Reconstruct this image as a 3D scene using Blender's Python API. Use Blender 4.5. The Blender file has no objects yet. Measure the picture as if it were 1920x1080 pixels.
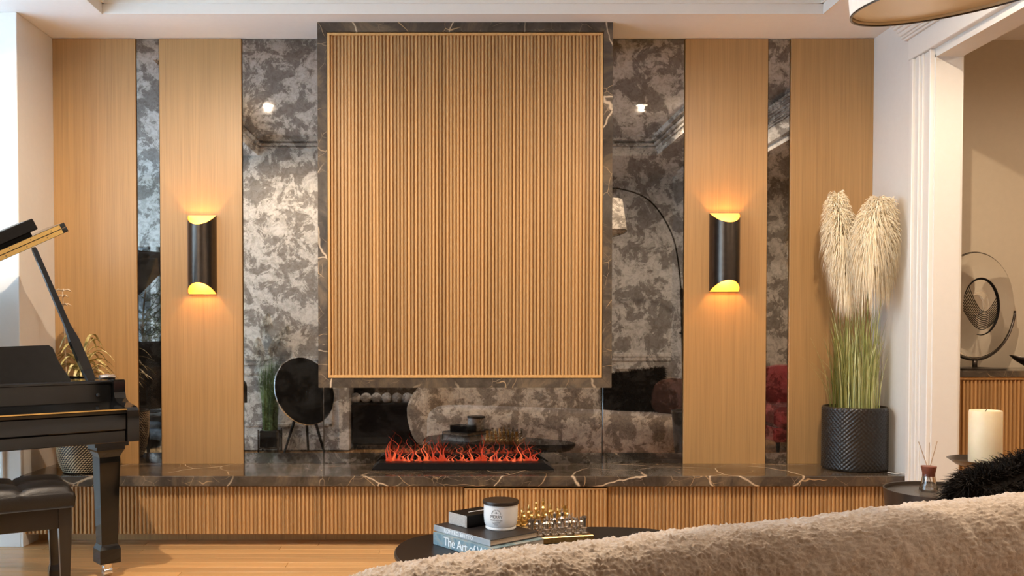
import bpy, math, random
from mathutils import Vector, Matrix, noise, Euler
R = random.Random(7)
PI = math.pi

# ---------------------------------------------------------------- camera
D = 5.05            # metres from camera to the oak wall plane (world y = 0)
CAMZ = 1.11
FPX = 1700.0
PITCH = math.radians(1.3)
CX, CY = 846.0, 620.0 + FPX * math.tan(PITCH)
scene = bpy.context.scene
COL = scene.collection
cam_d = bpy.data.cameras.new('camera')
cam_d.sensor_width = 36.0
cam_d.lens = FPX * 36.0 / 1920.0
cam_d.shift_x = (960.0 - CX) / 1920.0
cam_d.shift_y = (CY - 540.0) / 1920.0
cam_d.clip_start = 0.05
cam = bpy.data.objects.new('camera', cam_d)
cam.location = (0, -D, CAMZ)
cam.rotation_euler = (PI / 2 - PITCH, 0, 0)
COL.objects.link(cam)
scene.camera = cam

# ---------------------------------------------------------------- world, exposure
world = bpy.data.worlds.new('world')
scene.world = world
world.use_nodes = True
wb = world.node_tree.nodes['Background']
wb.inputs['Color'].default_value = (0.56, 0.78, 1.0, 1)
wb.inputs['Strength'].default_value = 11.0
vs = scene.view_settings
vs.view_transform = 'Standard'
vs.look = 'None'
vs.gamma = 1.0
vs.use_curve_mapping = False
vs.exposure = -0.08


def spot(name, loc, power, size=2.2, col=(1, .80, .58), rad=.05, blend=.9, aim=None):
    l = bpy.data.lights.new(name, 'SPOT')
    l.energy = power
    l.color = col
    l.spot_size = size
    l.spot_blend = blend
    l.shadow_soft_size = rad
    o = bpy.data.objects.new(name, l)
    o.location = loc
    if aim is not None:
        o.rotation_euler = (Vector(aim) - Vector(loc)).to_track_quat('-Z', 'Y').to_euler()
    COL.objects.link(o)
    return o


# ---------------------------------------------------------------- pixel helper
def pt(px, py, d):
    """point on the photograph's ray at distance d (along world y) from the camera"""
    vx = (px - CX) / FPX
    vz = -(py - CY) / FPX
    c, s = math.cos(PITCH), math.sin(PITCH)
    dy = c + vz * s
    dz = -s + vz * c
    k = d / dy
    return Vector((vx * k, d - D, CAMZ + dz * k))


def ptz(px, py, z):
    """point on the photograph's ray at height z"""
    p = pt(px, py, 1.0)
    k = (z - CAMZ) / (p.z - CAMZ)
    return Vector((p.x * k, k - D, z))


def W(x, d, z=0.0):
    return Vector((x, d - D, z))


# ---------------------------------------------------------------- mesh helper
class MB:
    def __init__(s):
        s.v = []
        s.f = []

    def add(s, vs, fs):
        b = len(s.v)
        s.v += [tuple(v) for v in vs]
        s.f += [tuple(i + b for i in f) for f in fs]
        return s

    def box(s, x0, x1, y0, y1, z0, z1, bev=0.0):
        if bev <= 0:
            vs = [(x, y, z) for z in (z0, z1) for y in (y0, y1) for x in (x0, x1)]
            return s.add(vs, [(0, 2, 3, 1), (4, 5, 7, 6), (0, 1, 5, 4), (2, 6, 7, 3), (0, 4, 6, 2), (1, 3, 7, 5)])
        c = ((x0 + x1) / 2, (y0 + y1) / 2, (z0 + z1) / 2)
        h = ((x1 - x0) / 2, (y1 - y0) / 2, (z1 - z0) / 2)
        b = min(bev, min(h) * .98)
        vs, idx = [], {}
        for sx in (-1, 1):
            for sy in (-1, 1):
                for sz in (-1, 1):
                    for a in range(3):
                        q = [h[0] - b, h[1] - b, h[2] - b]
                        q[a] = h[a]
                        idx[(sx, sy, sz, a)] = len(vs)
                        vs.append((c[0] + sx * q[0], c[1] + sy * q[1], c[2] + sz * q[2]))
        fs = []
        ctr = Vector(c)

        def face(l):
            n = (Vector(vs[l[1]]) - Vector(vs[l[0]])).cross(Vector(vs[l[2]]) - Vector(vs[l[1]]))
            m = sum((Vector(vs[i]) for i in l), Vector()) / len(l) - ctr
            fs.append(tuple(l) if n.dot(m) > 0 else tuple(reversed(l)))
        P4 = [(-1, -1), (1, -1), (1, 1), (-1, 1)]
        for a in range(3):
            o = [i for i in range(3) if i != a]
            for sg in (-1, 1):
                l = []
                for p, q in P4:
                    k = [0, 0, 0]
                    k[a] = sg
                    k[o[0]] = p
                    k[o[1]] = q
                    l.append(idx[(k[0], k[1], k[2], a)])
                face(l)
            for p, q in P4:       # edges along axis a
                k = [0, 0, 0]
                k[o[0]] = p
                k[o[1]] = q
                l = []
                for sg, ax in ((-1, o[0]), (1, o[0]), (1, o[1]), (-1, o[1])):
                    k[a] = sg
                    l.append(idx[(k[0], k[1], k[2], ax)])
                face(l)
        for sx in (-1, 1):
            for sy in (-1, 1):
                for sz in (-1, 1):
                    face([idx[(sx, sy, sz, a)] for a in range(3)])
        return s.add(vs, fs)

    def lathe(s, prof, n=32, c=(0, 0, 0), cap=True, a0=0.0, a1=None):
        full = a1 is None
        a1 = 2 * PI if full else a1
        m = n if full else n + 1
        vs, fs = [], []
        for r, z in prof:
            for i in range(m):
                t = a0 + (a1 - a0) * i / n
                vs.append((c[0] + r * math.cos(t), c[1] + r * math.sin(t), c[2] + z))
        for j in range(len(prof) - 1):
            for i in range(n):
                k = (i + 1) % m
                fs.append((j * m + i, j * m + k, (j + 1) * m + k, (j + 1) * m + i))
        if cap and full:
            if prof[0][0] > 1e-6:
                fs.append(tuple(reversed(range(m))))
            if prof[-1][0] > 1e-6:
                fs.append(tuple(range((len(prof) - 1) * m, len(prof) * m)))
        return s.add(vs, fs)

    def tube(s, path, rad, n=8, cap=True):
        path = [Vector(p) for p in path]
        m = len(path)
        if not hasattr(rad, '__len__'):
            rad = [rad] * m
        vs, fs = [], []
        t0 = (path[1] - path[0]).normalized()
        up = Vector((0, 0, 1)) if abs(t0.z) < .9 else Vector((1, 0, 0))
        nrm = t0.cross(up).normalized()
        for i, p in enumerate(path):
            t = (path[min(i + 1, m - 1)] - path[max(i - 1, 0)]).normalized()
            nrm = (nrm - t * nrm.dot(t)).normalized()
            b = t.cross(nrm)
            for k in range(n):
                a = 2 * PI * k / n
                vs.append(p + (nrm * math.cos(a) + b * math.sin(a)) * rad[i])
        for i in range(m - 1):
            for k in range(n):
                l = (k + 1) % n
                fs.append((i * n + k, i * n + l, (i + 1) * n + l, (i + 1) * n + k))
        if cap:
            fs.append(tuple(reversed(range(n))))
            fs.append(tuple(range((m - 1) * n, m * n)))
        return s.add(vs, fs)

    def prism(s, poly, z0, z1, tf=None):
        n = len(poly)
        vs = [(p[0], p[1], z0) for p in poly] + [(p[0], p[1], z1) for p in poly]
        if tf:
            vs = [tf(Vector(v)) for v in vs]
        fs = [tuple(reversed(range(n))), tuple(range(n, 2 * n))]
        fs += [(i, (i + 1) % n, n + (i + 1) % n, n + i) for i in range(n)]
        return s.add(vs, fs)

    def rings(s, rings, cap0=True, cap1=True):
        n = len(rings[0])
        vs = [p for r in rings for p in r]
        fs = []
        for j in range(len(rings) - 1):
            for i in range(n):
                k = (i + 1) % n
                fs.append((j * n + i, j * n + k, (j + 1) * n + k, (j + 1) * n + i))
        if cap0:
            fs.append(tuple(reversed(range(n))))
        if cap1:
            fs.append(tuple(range((len(rings) - 1) * n, len(rings) * n)))
        return s.add(vs, fs)

    def strip(s, pts, widths, side):
        vs, fs = [], []
        for p, w in zip(pts, widths):
            p = Vector(p)
            vs += [p - side * w / 2, p + side * w / 2]
        for i in range(len(pts) - 1):
            fs.append((2 * i, 2 * i + 1, 2 * i + 3, 2 * i + 2))
        return s.add(vs, fs)

    def sphere(s, c, r, nu=16, nv=10, sc=(1, 1, 1)):
        rings = []
        vs = [(c[0], c[1], c[2] - r * sc[2])]
        for j in range(1, nv):
            t = -PI / 2 + PI * j / nv
            for i in range(nu):
                a = 2 * PI * i / nu
                vs.append((c[0] + r * sc[0] * math.cos(t) * math.cos(a), c[1] + r * sc[1] * math.cos(t) * math.sin(a), c[2] + r * sc[2] * math.sin(t)))
        vs.append((c[0], c[1], c[2] + r * sc[2]))
        fs = [(0, 1 + (i + 1) % nu, 1 + i) for i in range(nu)]
        for j in range(nv - 2):
            for i in range(nu):
                k = (i + 1) % nu
                fs.append((1 + j * nu + i, 1 + j * nu + k, 1 + (j + 1) * nu + k, 1 + (j + 1) * nu + i))
        L = len(vs) - 1
        b = 1 + (nv - 2) * nu
        fs += [(L, b + i, b + (i + 1) % nu) for i in range(nu)]
        return s.add(vs, fs)

    def xf(s, m):
        s.v = [tuple(m @ Vector(v)) for v in s.v]
        return s

    def mesh(s, name, mat, smooth=False):
        me = bpy.data.meshes.new(name)
        me.from_pydata(s.v, [], s.f)
        me.materials.append(mat)
        if smooth:
            me.polygons.foreach_set('use_smooth', [True] * len(me.polygons))
            if smooth != 'all':
                me.set_sharp_from_angle(angle=math.radians(38))
        me.update()
        return me

    def build(s, name, mat, parent=None, smooth=False):
        if parent is not None and parent.get('_w'):
            o = parent.location
            s.v = [(v[0] - o[0], v[1] - o[1], v[2] - o[2]) for v in s.v]
        return link(name, s.mesh(name, mat, smooth), parent)


def link(name, me, parent=None):
    o = bpy.data.objects.new(name, me)
    COL.objects.link(o)
    if parent is not None:
        o.parent = parent
    return o


def tag(o, label, cat, group=None):
    o['label'] = label
    o['category'] = cat
    if group:
        o['group'] = group
    return o


def thing(name, label, cat, loc=(0, 0, 0), rz=0.0, group=None, world=False):
    """an Empty at the thing's base; world=True: parts are written in world coordinates"""
    o = bpy.data.objects.new(name, None)
    o.empty_display_size = .05
    COL.objects.link(o)
    o.location = loc
    o.rotation_euler = (0, 0, rz)
    if world:
        o['_w'] = 1
    return tag(o, label, cat, group)


def struct(name, mb, mat, parent=None, smooth=False):
    o = mb.build(name, mat, parent, smooth)
    if parent is None:
        o['kind'] = 'structure'
    return o


def sroot(name, loc=(0, 0, 0)):
    o = bpy.data.objects.new(name, None)
    o.empty_display_size = .05
    COL.objects.link(o)
    o.location = loc
    o['_w'] = 1
    o['kind'] = 'structure'
    return o


def stuff(o):
    o['kind'] = 'stuff'
    return o


def crom(pts, n=8, closed=False):
    pts = [Vector(p) for p in pts]
    m = len(pts)
    out = []
    for i in range(m if closed else m - 1):
        if closed:
            a, b, c, d = pts[(i - 1) % m], pts[i], pts[(i + 1) % m], pts[(i + 2) % m]
        else:
            a, b, c, d = pts[max(i - 1, 0)], pts[i], pts[i + 1], pts[min(i + 2, m - 1)]
        for k in range(n):
            t = k / n
            out.append(.5 * ((2 * b) + (c - a) * t + (2 * a - 5 * b + 4 * c - d) * t * t + (3 * b - a - 3 * c + d) * t ** 3))
    if not closed:
        out.append(pts[-1])
    return out


def text_mb(txt, size, depth=.0006, align='CENTER', space=1.0):
    cu = bpy.data.curves.new('t', 'FONT')
    cu.body = txt
    cu.size = size
    cu.extrude = depth
    cu.align_x = align
    cu.align_y = 'CENTER'
    cu.space_character = space
    cu.resolution_u = 3
    o = bpy.data.objects.new('t', cu)
    COL.objects.link(o)
    dg = bpy.context.evaluated_depsgraph_get()
    me = o.evaluated_get(dg).to_mesh()
    mb = MB()
    mb.add([v.co.copy() for v in me.vertices], [tuple(p.vertices) for p in me.polygons])
    o.evaluated_get(dg).to_mesh_clear()
    bpy.data.objects.remove(o)
    bpy.data.curves.remove(cu)
    return mb


# ---------------------------------------------------------------- materials
class NT:
    def __init__(s, name):
        s.m = bpy.data.materials.new(name)
        s.m.use_nodes = True
        s.t = s.m.node_tree
        s.b = s.t.nodes['Principled BSDF']
        s.out = s.t.nodes['Material Output']

    def n(s, typ, **kw):
        nd = s.t.nodes.new(typ)
        for k, v in kw.items():
            if hasattr(nd, k) and k not in ('Scale', 'Detail'):
                setattr(nd, k, v)
            else:
                nd.inputs[k.replace('_', ' ')].default_value = v
        return nd

    def l(s, a, b):
        s.t.links.new(a, b)

    def set(s, **kw):
        for k, v in kw.items():
            k = k.replace('_', ' ')
            if k == 'Base Color' and len(v) == 3:
                v = (*v, 1)
            s.b.inputs[k].default_value = v
        return s

    def coords(s, scale=(1, 1, 1), rnd=False, space='Object'):
        tc = s.n('ShaderNodeTexCoord')
        mp = s.n('ShaderNodeMapping')
        mp.inputs['Scale'].default_value = scale
        s.l(tc.outputs[space], mp.inputs['Vector'])
        if rnd:
            oi = s.n('ShaderNodeObjectInfo')
            ml = s.n('ShaderNodeMath', operation='MULTIPLY')
            ml.inputs[1].default_value = 57.0
            s.l(oi.outputs['Random'], ml.inputs[0])
            s.l(ml.outputs[0], mp.inputs['Location'])
        return mp.outputs['Vector']

    def noise(s, vec, scale=5, detail=4, rough=.55, dist=0.0):
        nd = s.n('ShaderNodeTexNoise')
        nd.inputs['Scale'].default_value = scale
        nd.inputs['Detail'].default_value = detail
        nd.inputs['Roughness'].default_value = rough
        nd.inputs['Distortion'].default_value = dist
        s.l(vec, nd.inputs['Vector'])
        return nd.outputs['Fac']

    def ramp(s, fac, stops, interp='LINEAR'):
        r = s.n('ShaderNodeValToRGB')
        cr = r.color_ramp
        cr.interpolation = interp
        while len(cr.elements) < len(stops):
            cr.elements.new(.5)
        for e, (p, c) in zip(cr.elements, stops):
            e.position = p
            e.color = (*c, 1) if len(c) == 3 else c
        s.l(fac, r.inputs[0])
        return r.outputs[0]

    def mix(s, a, b, fac, mode='MIX'):
        m = s.n('ShaderNodeMix', data_type='RGBA', blend_type=mode)
        for i, v in ((0, fac), (6, a), (7, b)):
            if hasattr(v, 'links'):
                s.l(v, m.inputs[i])
            elif i == 0:
                m.inputs[0].default_value = v
            else:
                m.inputs[i].default_value = (*v, 1)
        return m.outputs[2]

    def bump(s, h, strength=.3, dist=.01):
        b = s.n('ShaderNodeBump')
        b.inputs['Strength'].default_value = strength
        b.inputs['Distance'].default_value = dist
        s.l(h, b.inputs['Height'])
        s.l(b.outputs[0], s.b.inputs['Normal'])

    def color(s, c):
        s.l(c, s.b.inputs['Base Color'])


def plain(name, col, rough=.5, metal=0.0, var=.12, scale=30, bump=0.0, **kw):
    """a procedural paint/metal/plastic: slight noise in tone"""
    t = NT(name)
    t.set(Roughness=rough, Metallic=metal, **kw)
    v = t.coords()
    f = t.noise(v, scale, 3)
    t.color(t.ramp(f, [(.3, tuple(c * (1 - var) for c in col)), (.7, tuple(min(1, c * (1 + var)) for c in col))]))
    if bump:
        t.bump(f, bump, .003)
    return t.m


def oak(name, tone=(.405, .232, .092), dark=.80, scl=(190, 190, 2.2), rnd=True, vary=.0, rough=.42):
    t = NT(name)
    t.set(Roughness=rough)
    v = t.coords(scl, rnd)
    f1 = t.noise(v, 1.0, 5, .6, .3)
    v2 = t.coords(tuple(c * .22 for c in scl), rnd)
    f2 = t.noise(v2, 1.0, 3, .5, .6)
    a = t.ramp(f1, [(.28, tuple(c * dark for c in tone)), (.5, tone), (.75, tuple(min(1, c * 1.12) for c in tone))])
    b = t.ramp(f2, [(.3, (.92, .91, .89)), (.65, (1.04, 1.035, 1.02))])
    c = t.mix(a, b, 1.0, 'MULTIPLY')
    if vary:
        oi = t.n('ShaderNodeObjectInfo')
        r = t.ramp(oi.outputs['Random'], [(0, (1 - vary,) * 3), (1, (1 + vary * .6, 1 + vary * .55, 1 + vary * .4))])
        c = t.mix(c, r, 1.0, 'MULTIPLY')
    t.color(c)
    t.bump(f1, .05, .001)
    return t.m


def marble(name):
    t = NT(name)
    t.set(Roughness=.13)
    v = t.coords((1, 1, 1), False)
    base = t.ramp(t.noise(v, 5.0, 9, .66, .9), [(.32, (.026, .020, .0155)), (.5, (.068, .052, .038)), (.68, (.15, .108, .068))])
    tc = t.n('ShaderNodeTexNoise')
    tc.inputs['Scale'].default_value = 2.2
    tc.inputs['Detail'].default_value = 4
    t.l(v, tc.inputs['Vector'])
    ad = t.n('ShaderNodeVectorMath', operation='MULTIPLY_ADD')
    ad.inputs[1].default_value = (.26, .26, .26)
    t.l(tc.outputs['Color'], ad.inputs[0])
    t.l(v, ad.inputs[2])
    out = base
    for scale, w, c, lo in ((1.9, .0085, (.58, .45, .31), .45), (4.2, .006, (.48, .32, .17), .47), (11.0, .010, (.27, .195, .125), .49)):
        vo = t.n('ShaderNodeTexVoronoi', feature='DISTANCE_TO_EDGE')
        vo.inputs['Scale'].default_value = scale
        t.l(ad.outputs[0], vo.inputs['Vector'])
        line = t.ramp(vo.outputs['Distance'], [(0, (1, 1, 1)), (w * .5, (.8, .8, .8)), (w, (0, 0, 0))])
        msk = t.ramp(t.noise(v, scale * .9, 2), [(lo, (0, 0, 0)), (lo + .10, (1, 1, 1))])
        out = t.mix(out, c, t.mix(line, msk, 1.0, 'MULTIPLY'))
    t.color(out)
    return t.m


def antique_mirror(name):
    t = NT(name)
    v = t.coords((1, 1, 1), True)
    f = t.noise(v, 9.0, 11, .70, .45)
    g = t.noise(v, 36.0, 7, .68, 1.0)
    s = t.ramp(f, [(.45, (0, 0, 0)), (.49, (.22, .22, .22)), (.51, (.85, .85, .85)), (.58, (1, 1, 1))])
    e = t.ramp(g, [(.40, (0, 0, 0)), (.56, (1, 1, 1))])
    m = t.mix(s, e, .33)
    t.color(t.ramp(m, [(0, (.135, .123, .113)), (.35, (.185, .172, .160)), (.75, (.32, .307, .29)), (1, (.41, .392, .373))]))
    t.set(Metallic=.96)
    t.l(t.ramp(m, [(0, (.004,) * 3), (1, (.02,) * 3)]), t.b.inputs['Roughness'])
    return t.m


def glassy(name, col=(1, 1, 1), rough=0.0, ior=1.45):
    t = NT(name)
    t.set(Base_Color=col, Roughness=rough, IOR=ior)
    t.b.inputs['Transmission Weight'].default_value = 1.0
    v = t.coords()
    t.l(t.ramp(t.noise(v, 20, 2), [(0, (rough,) * 3), (1, (rough + .01,) * 3)]), t.b.inputs['Roughness'])
    return t.m


def pane_mat(name):
    t = NT(name)
    tr = t.n('ShaderNodeBsdfTransparent')
    tr.inputs['Color'].default_value = (.95, .98, 1, 1)
    gl = t.n('ShaderNodeBsdfGlossy')
    gl.inputs['Roughness'].default_value = .01
    mx = t.n('ShaderNodeMixShader')
    mx.inputs[0].default_value = .07
    t.l(tr.outputs[0], mx.inputs[1])
    t.l(gl.outputs[0], mx.inputs[2])
    t.l(mx.outputs[0], t.out.inputs['Surface'])
    return t.m


def emit(name, col, strength, alpha=None):
    t = NT(name)
    t.set(Base_Color=(.02, .02, .02))
    t.b.inputs['Emission Color'].default_value = (*col, 1)
    t.b.inputs['Emission Strength'].default_value = strength
    if alpha:
        t.b.inputs['Alpha'].default_value = alpha
    return t.m


M = {}
M['oak'] = oak('oak_veneer')
M['slat'] = oak('oak_slat', (.475, .278, .117), .93, (120, 120, 1.2), True, .22)
M['oakframe'] = oak('oak_frame', (.56, .32, .12), .85)
M['oakback'] = oak('oak_backing', (.475, .278, .117), .93)
M['plank'] = oak('oak_plank', (.66, .385, .165), .82, (2.2, 60, 60), True, .16, .28)
M['marble'] = marble('brown_marble')
M['mirror'] = antique_mirror('antique_mirror')
M['wallwhite'] = plain('white_wall_paint', (.73, .705, .66), .55, var=.012)
M['ceil'] = plain('ceiling_paint', (.80, .775, .76), .7, var=.012)
M['trim'] = plain('trim_paint', (.76, .735, .69), .35, var=.01)
M['tan'] = plain('tan_wall_paint', (.54, .455, .335), .6, var=.02)
M['lacquer'] = plain('black_lacquer', (.006, .006, .006), .06, var=.1)
M['satinblack'] = plain('satin_black', (.008, .0072, .0068), .36, Specular_IOR_Level=.08)
M['brass'] = plain('polished_brass', (.83, .55, .19), .22, 1.0, .06)
M['goldplate'] = plain('gold_plate', (.75, .50, .18), .35, 1.0, .06)
M['bronze'] = plain('dark_bronze', (.075, .062, .052), .30, .9, .10)
M['chrome'] = plain('chrome', (.8, .8, .8), .12, 1.0, .03)
M['sconcegold'] = plain('sconce_gold_leaf', (.72, .46, .16), .5, .4, .08)
M['leather'] = plain('black_leather', (.013, .010, .008), .36, 0, .2, 260, .25, Specular_IOR_Level=.35)
M['blackplastic'] = plain('black_plastic', (.009, .009, .009), .3)
M['glass'] = glassy('clear_glass')
M['artglass'] = glassy('art_glass', (1, 1, 1), 0.0, 1.26)
M['pane'] = pane_mat('window_pane')


# =================================================================== ROOM
ZC = pt(846, 71.5, D).z                      # ceiling height
XL, XR = pt(101, 400, D).x, pt(1636, 400, D).x
D_ST = 4.637                                 # distance of the left return wall's face
Y_ST = D_ST - D
XW0, XW1 = -3.9, 5.2                         # outer extents
A_OP = 0.50                                  # opposite wall's distance from the camera plane
Y_OP = A_OP - D
WT = .12
Y_TR0 = 4.676 - D                            # tray front fascia
XT0, XT1 = pt(190, 27, 4.676).x, pt(1545, 30, 4.676).x
Y_TR1 = 1.70 - D
TRAY = .17

# floor: slab + real planks where the photograph shows them
fl = struct('floor', MB().box(XW0 - .2, XW1 + .2, -8.2, .3, -.1, -.012), oak('floor_board_far', (.50, .27, .10), .8, (2.2, 14, 60), False))
PW = .085
plank_meshes = {}
rows = 34
y0p = .0
for r in range(rows):
    yb = -.22 - r * PW
    x = -4.0 - R.random() * 1.2
    while x < 2.5:
        ln = R.choice((.9, 1.2, 1.5, 1.8))
        if x + ln > -3.9:
            key = ln
            if key not in plank_meshes:
                plank_meshes[key] = MB().box(0, ln - .0015, 0, PW - .0015, -.02, 0, .0012).mesh('plank', M['plank'])
            xx = max(x, -3.88)
            o = link('plank', plank_meshes[key], fl)
            o.location = (x, yb - PW, -.0005 * R.random())
        x += ln

# ceiling (border band + raised tray)
ce = sroot('ceiling')
cm = M['ceil']
MB().box(XW0, XW1, Y_TR0, .3, ZC, ZC + .3).build('ceiling_band', cm, ce)
MB().box(XW0, XT0, -8.0, Y_TR0, ZC, ZC + .3).build('ceiling_band', cm, ce)
MB().box(XT1, XW1, -8.0, Y_TR0, ZC, ZC + .3).build('ceiling_band', cm, ce)
MB().box(XT0, XT1, -8.0, Y_TR1, ZC, ZC + .3).build('ceiling_band', cm, ce)
MB().box(XT0, XT1, Y_TR1, Y_TR0, ZC + TRAY, ZC + .3).build('tray_panel', cm, ce)
for i, (zz, off, h) in enumerate(((.0, .008, .052), (.052, .022, .02), (.085, .04, .022), (.125, .065, .045))):
    m = MB()
    m.box(XT0, XT1, Y_TR0 - off, Y_TR0, ZC + zz, ZC + zz + h)
    m.box(XT0, XT1, Y_TR1, Y_TR1 + off, ZC + zz, ZC + zz + h)
    m.box(XT0, XT0 + off, Y_TR1, Y_TR0, ZC + zz, ZC + zz + h)
    m.box(XT1 - off, XT1, Y_TR1, Y_TR0, ZC + zz, ZC + zz + h)
    m.build('tray_moulding', M['trim'], ce)

# back wall and left return
struct('wall_back', MB().box(XW0, XW1, .03, .18, 0, ZC), M['tan'])
wl = sroot('wall_left', (XL, Y_ST, 0))
MB().box(XW0, XL, Y_ST, .03, 0, ZC, .003).build('wall_return', M['wallwhite'], wl)
bl = struct('baseboard_left', MB().box(XW0, XL + .001, Y_ST - .014, Y_ST, 0, .10, .003).box(XL, XL + .014, Y_ST - .014, -.25, 0, .10, .003), M['trim'])
tr1 = sroot('trim_1', (XL - .2, Y_ST, 0))
MB().box(pt(4, 900, D_ST).x, pt(10, 900, D_ST).x, Y_ST - .02, Y_ST, .10, .60, .004).build('panel_moulding', M['trim'], tr1)

# outer left wall with a wide window
WIN = (0.75 - D, 4.52 - D, .12, 2.60)
wo = sroot('wall_outer_left', (XW0, 0, 0))
MB().box(XW0 - WT, XW0, -8, WIN[0], 0, ZC).build('wall_piece', M['wallwhite'], wo)
MB().box(XW0 - WT, XW0, WIN[1], .2, 0, ZC).build('wall_piece', M['wallwhite'], wo)
MB().box(XW0 - WT, XW0, WIN[0], WIN[1], 0, WIN[2]).build('wall_piece', M['wallwhite'], wo)
MB().box(XW0 - WT, XW0, WIN[0], WIN[1], WIN[3], ZC).build('wall_piece', M['wallwhite'], wo)


def window(name, axis, p, a0, a1, z0, z1, n):
    w = sroot(name, (p, a0, z0) if axis == 'x' else (a0, p, z0))

    def bx(m, u0, u1, v0, v1, q0, q1):
        return m.box(p + q0, p + q1, u0, u1, v0, v1) if axis == 'x' else m.box(u0, u1, p + q0, p + q1, v0, v1)
    m = MB()
    bx(m, a0, a1, z0, z0 + .05, -.09, .03)
    bx(m, a0, a1, z1 - .05, z1, -.09, .02)
    for k in range(n + 1):
        c = a0 + (a1 - a0) * k / n
        bx(m, max(a0, c - .03), min(a1, c + .03), z0, z1, -.085, .015)
    m.build('window_frame', M['trim'], w)
    for k in range(n):
        u0, u1 = a0 + (a1 - a0) * k / n + .03, a0 + (a1 - a0) * (k + 1) / n - .03
        bx(MB(), u0, u1, z0 + .05, z1 - .05, -.06, -.055).build('pane', M['pane'], w)
    return w


window('window_1', 'x', XW0, *WIN, 4)

# opposite wall (behind the camera; seen only in the mirrors), with a wide opening and a window
OX0, OX1, OZ = -1.07, 1.5, 2.32
W2 = (-3.75, -2.55, .35, 2.05)
XP0, XP1, YP = -2.42, -.956, 1.70 - D
wf = sroot('wall_front', (0, Y_OP, 0))
for b in ((XW0, W2[0], 0, ZC), (W2[1], XP0, 0, ZC), (W2[0], W2[1], 0, W2[2]), (W2[0], W2[1], W2[3], ZC), (XP1, OX1, OZ, ZC), (OX1, XW1, 0, ZC)):
    MB().box(b[0], b[1], Y_OP - WT, Y_OP, b[2], b[3]).build('wall_piece', M['wallwhite'], wf)
window('window_2', 'y', Y_OP, *W2, 2)
XP0, XP1, YP = -2.42, -.956, 1.70 - D
struct('wall_front_left', MB().box(XP0, XP1, Y_OP, YP, 0, ZC), M['wallwhite'])
tr2 = sroot('trim_2', (0, Y_OP, .8))
for x0, x1, Y_OP in ((XP0, XP1 - .05, YP), (OX1 + .12, 2.33, Y_OP)):
    MB().box(x0, x1, Y_OP, Y_OP + .03, .83, .87, .006).box(x0, x1, Y_OP, Y_OP + .018, .79, .83, .004).build('chair_rail', M['trim'], tr2)
    m = MB()
    xa, xb, za, zb = x0 + .1, x1 - .1, .22, .70
    m.box(xa, xb, Y_OP, Y_OP + .015, za, za + .03, .004).box(xa, xb, Y_OP, Y_OP + .015, zb, zb + .03, .004)
    m.box(xa, xa + .03, Y_OP, Y_OP + .015, za, zb, .004).box(xb - .03, xb, Y_OP, Y_OP + .015, za, zb, .004)
    m.build('panel_moulding', M['trim'], tr2)
Y_OP = A_OP - D
struct('baseboard_front', MB().box(XP0, XP1, YP, YP + .016, 0, .13, .004).box(OX1 + .1, 2.34, Y_OP, Y_OP + .016, 0, .13, .004), M['trim'])
tr3 = sroot('trim_3', (0, Y_OP, 0))
MB().box(XP1 - .09, XP1 + .012, YP - .3, YP + .022, 0, OZ + .1, .005).build('casing_leg', M['trim'], tr3)
MB().box(OX1 - .005, OX1 + .1, Y_OP - WT - .01, Y_OP + .022, 0, OZ + .1, .005).build('casing_leg', M['trim'], tr3)
MB().box(XP1 + .001, OX1 - .005, Y_OP - WT - .01, Y_OP + .022, OZ - .004, OZ + .1, .005).build('casing_head', M['trim'], tr3)
# hall behind the camera
wh = sroot('wall_hall', (0, -7.6, 0))
MB().box(-2.4, 2.6, -7.72, -7.6, 0, ZC).build('wall_piece', M['wallwhite'], wh)
MB().box(-2.4, -2.28, -7.6, Y_OP - WT, 0, ZC).build('wall_piece', M['wallwhite'], wh)
MB().box(2.48, 2.6, -7.6, Y_OP - WT, 0, ZC).build('wall_piece', M['wallwhite'], wh)

# right wall with the cased opening
D_C0, D_J = 4.602, 4.414                      # casing's far edge, jamb
ZH = pt(1750, 103, D_J).z
D_E = 1.35                                    # opening's near end
wr = sroot('wall_right', (XR, 0, 0))
JX = XR + .122
struct('wall_right_corner', MB().box(XR, JX, D_J - D, .03, 0, ZC, .002), M['wallwhite'])
MB().box(XR, JX, D_E - D, D_J - D, ZH, ZC).build('wall_piece', M['wallwhite'], wr)
MB().box(XR, JX, Y_OP, D_E - D, 0, ZC).build('wall_piece', M['wallwhite'], wr)
d1 = sroot('door_1', (XR, D_J - D, 0))
jm = M['wallwhite']
MB().box(XR - .002, JX + .002, D_J - D - .012, D_J - D + .001, 0, ZH).build('jamb', jm, d1)
MB().box(XR - .002, JX + .002, D_E - D - .001, D_E - D + .012, 0, ZH).build('jamb', jm, d1)
MB().box(XR - .002, JX + .002, D_E - D, D_J - D, ZH - .012, ZH + .001).build('jamb_head', jm, d1)
steps = ((0, .034, .030), (.034, .060, .018), (.060, .085, .024), (.085, .10, .016), (.10, .115, .021), (.115, .172, .014), (.172, .190, .024))
for sgn, y0 in ((-1, D_C0 - D), (1, D_E - .19 - D)):
    m = MB()
    for a, b, pr in steps:
        ya, yb = (y0 - b, y0 - a) if sgn < 0 else (y0 + a, y0 + b)
        m.box(XR - pr, XR + .001, ya, yb, 0, ZH + .03, .003)
    m.build('casing_leg', M['trim'], d1)
zh0 = ZH + .03
ya, yb = D_E - .20 - D, D_C0 + .01 - D
MB().box(XR - .032, XR + .001, ya, yb, zh0, zh0 + .105, .003).build('frieze', M['trim'], d1)
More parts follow.
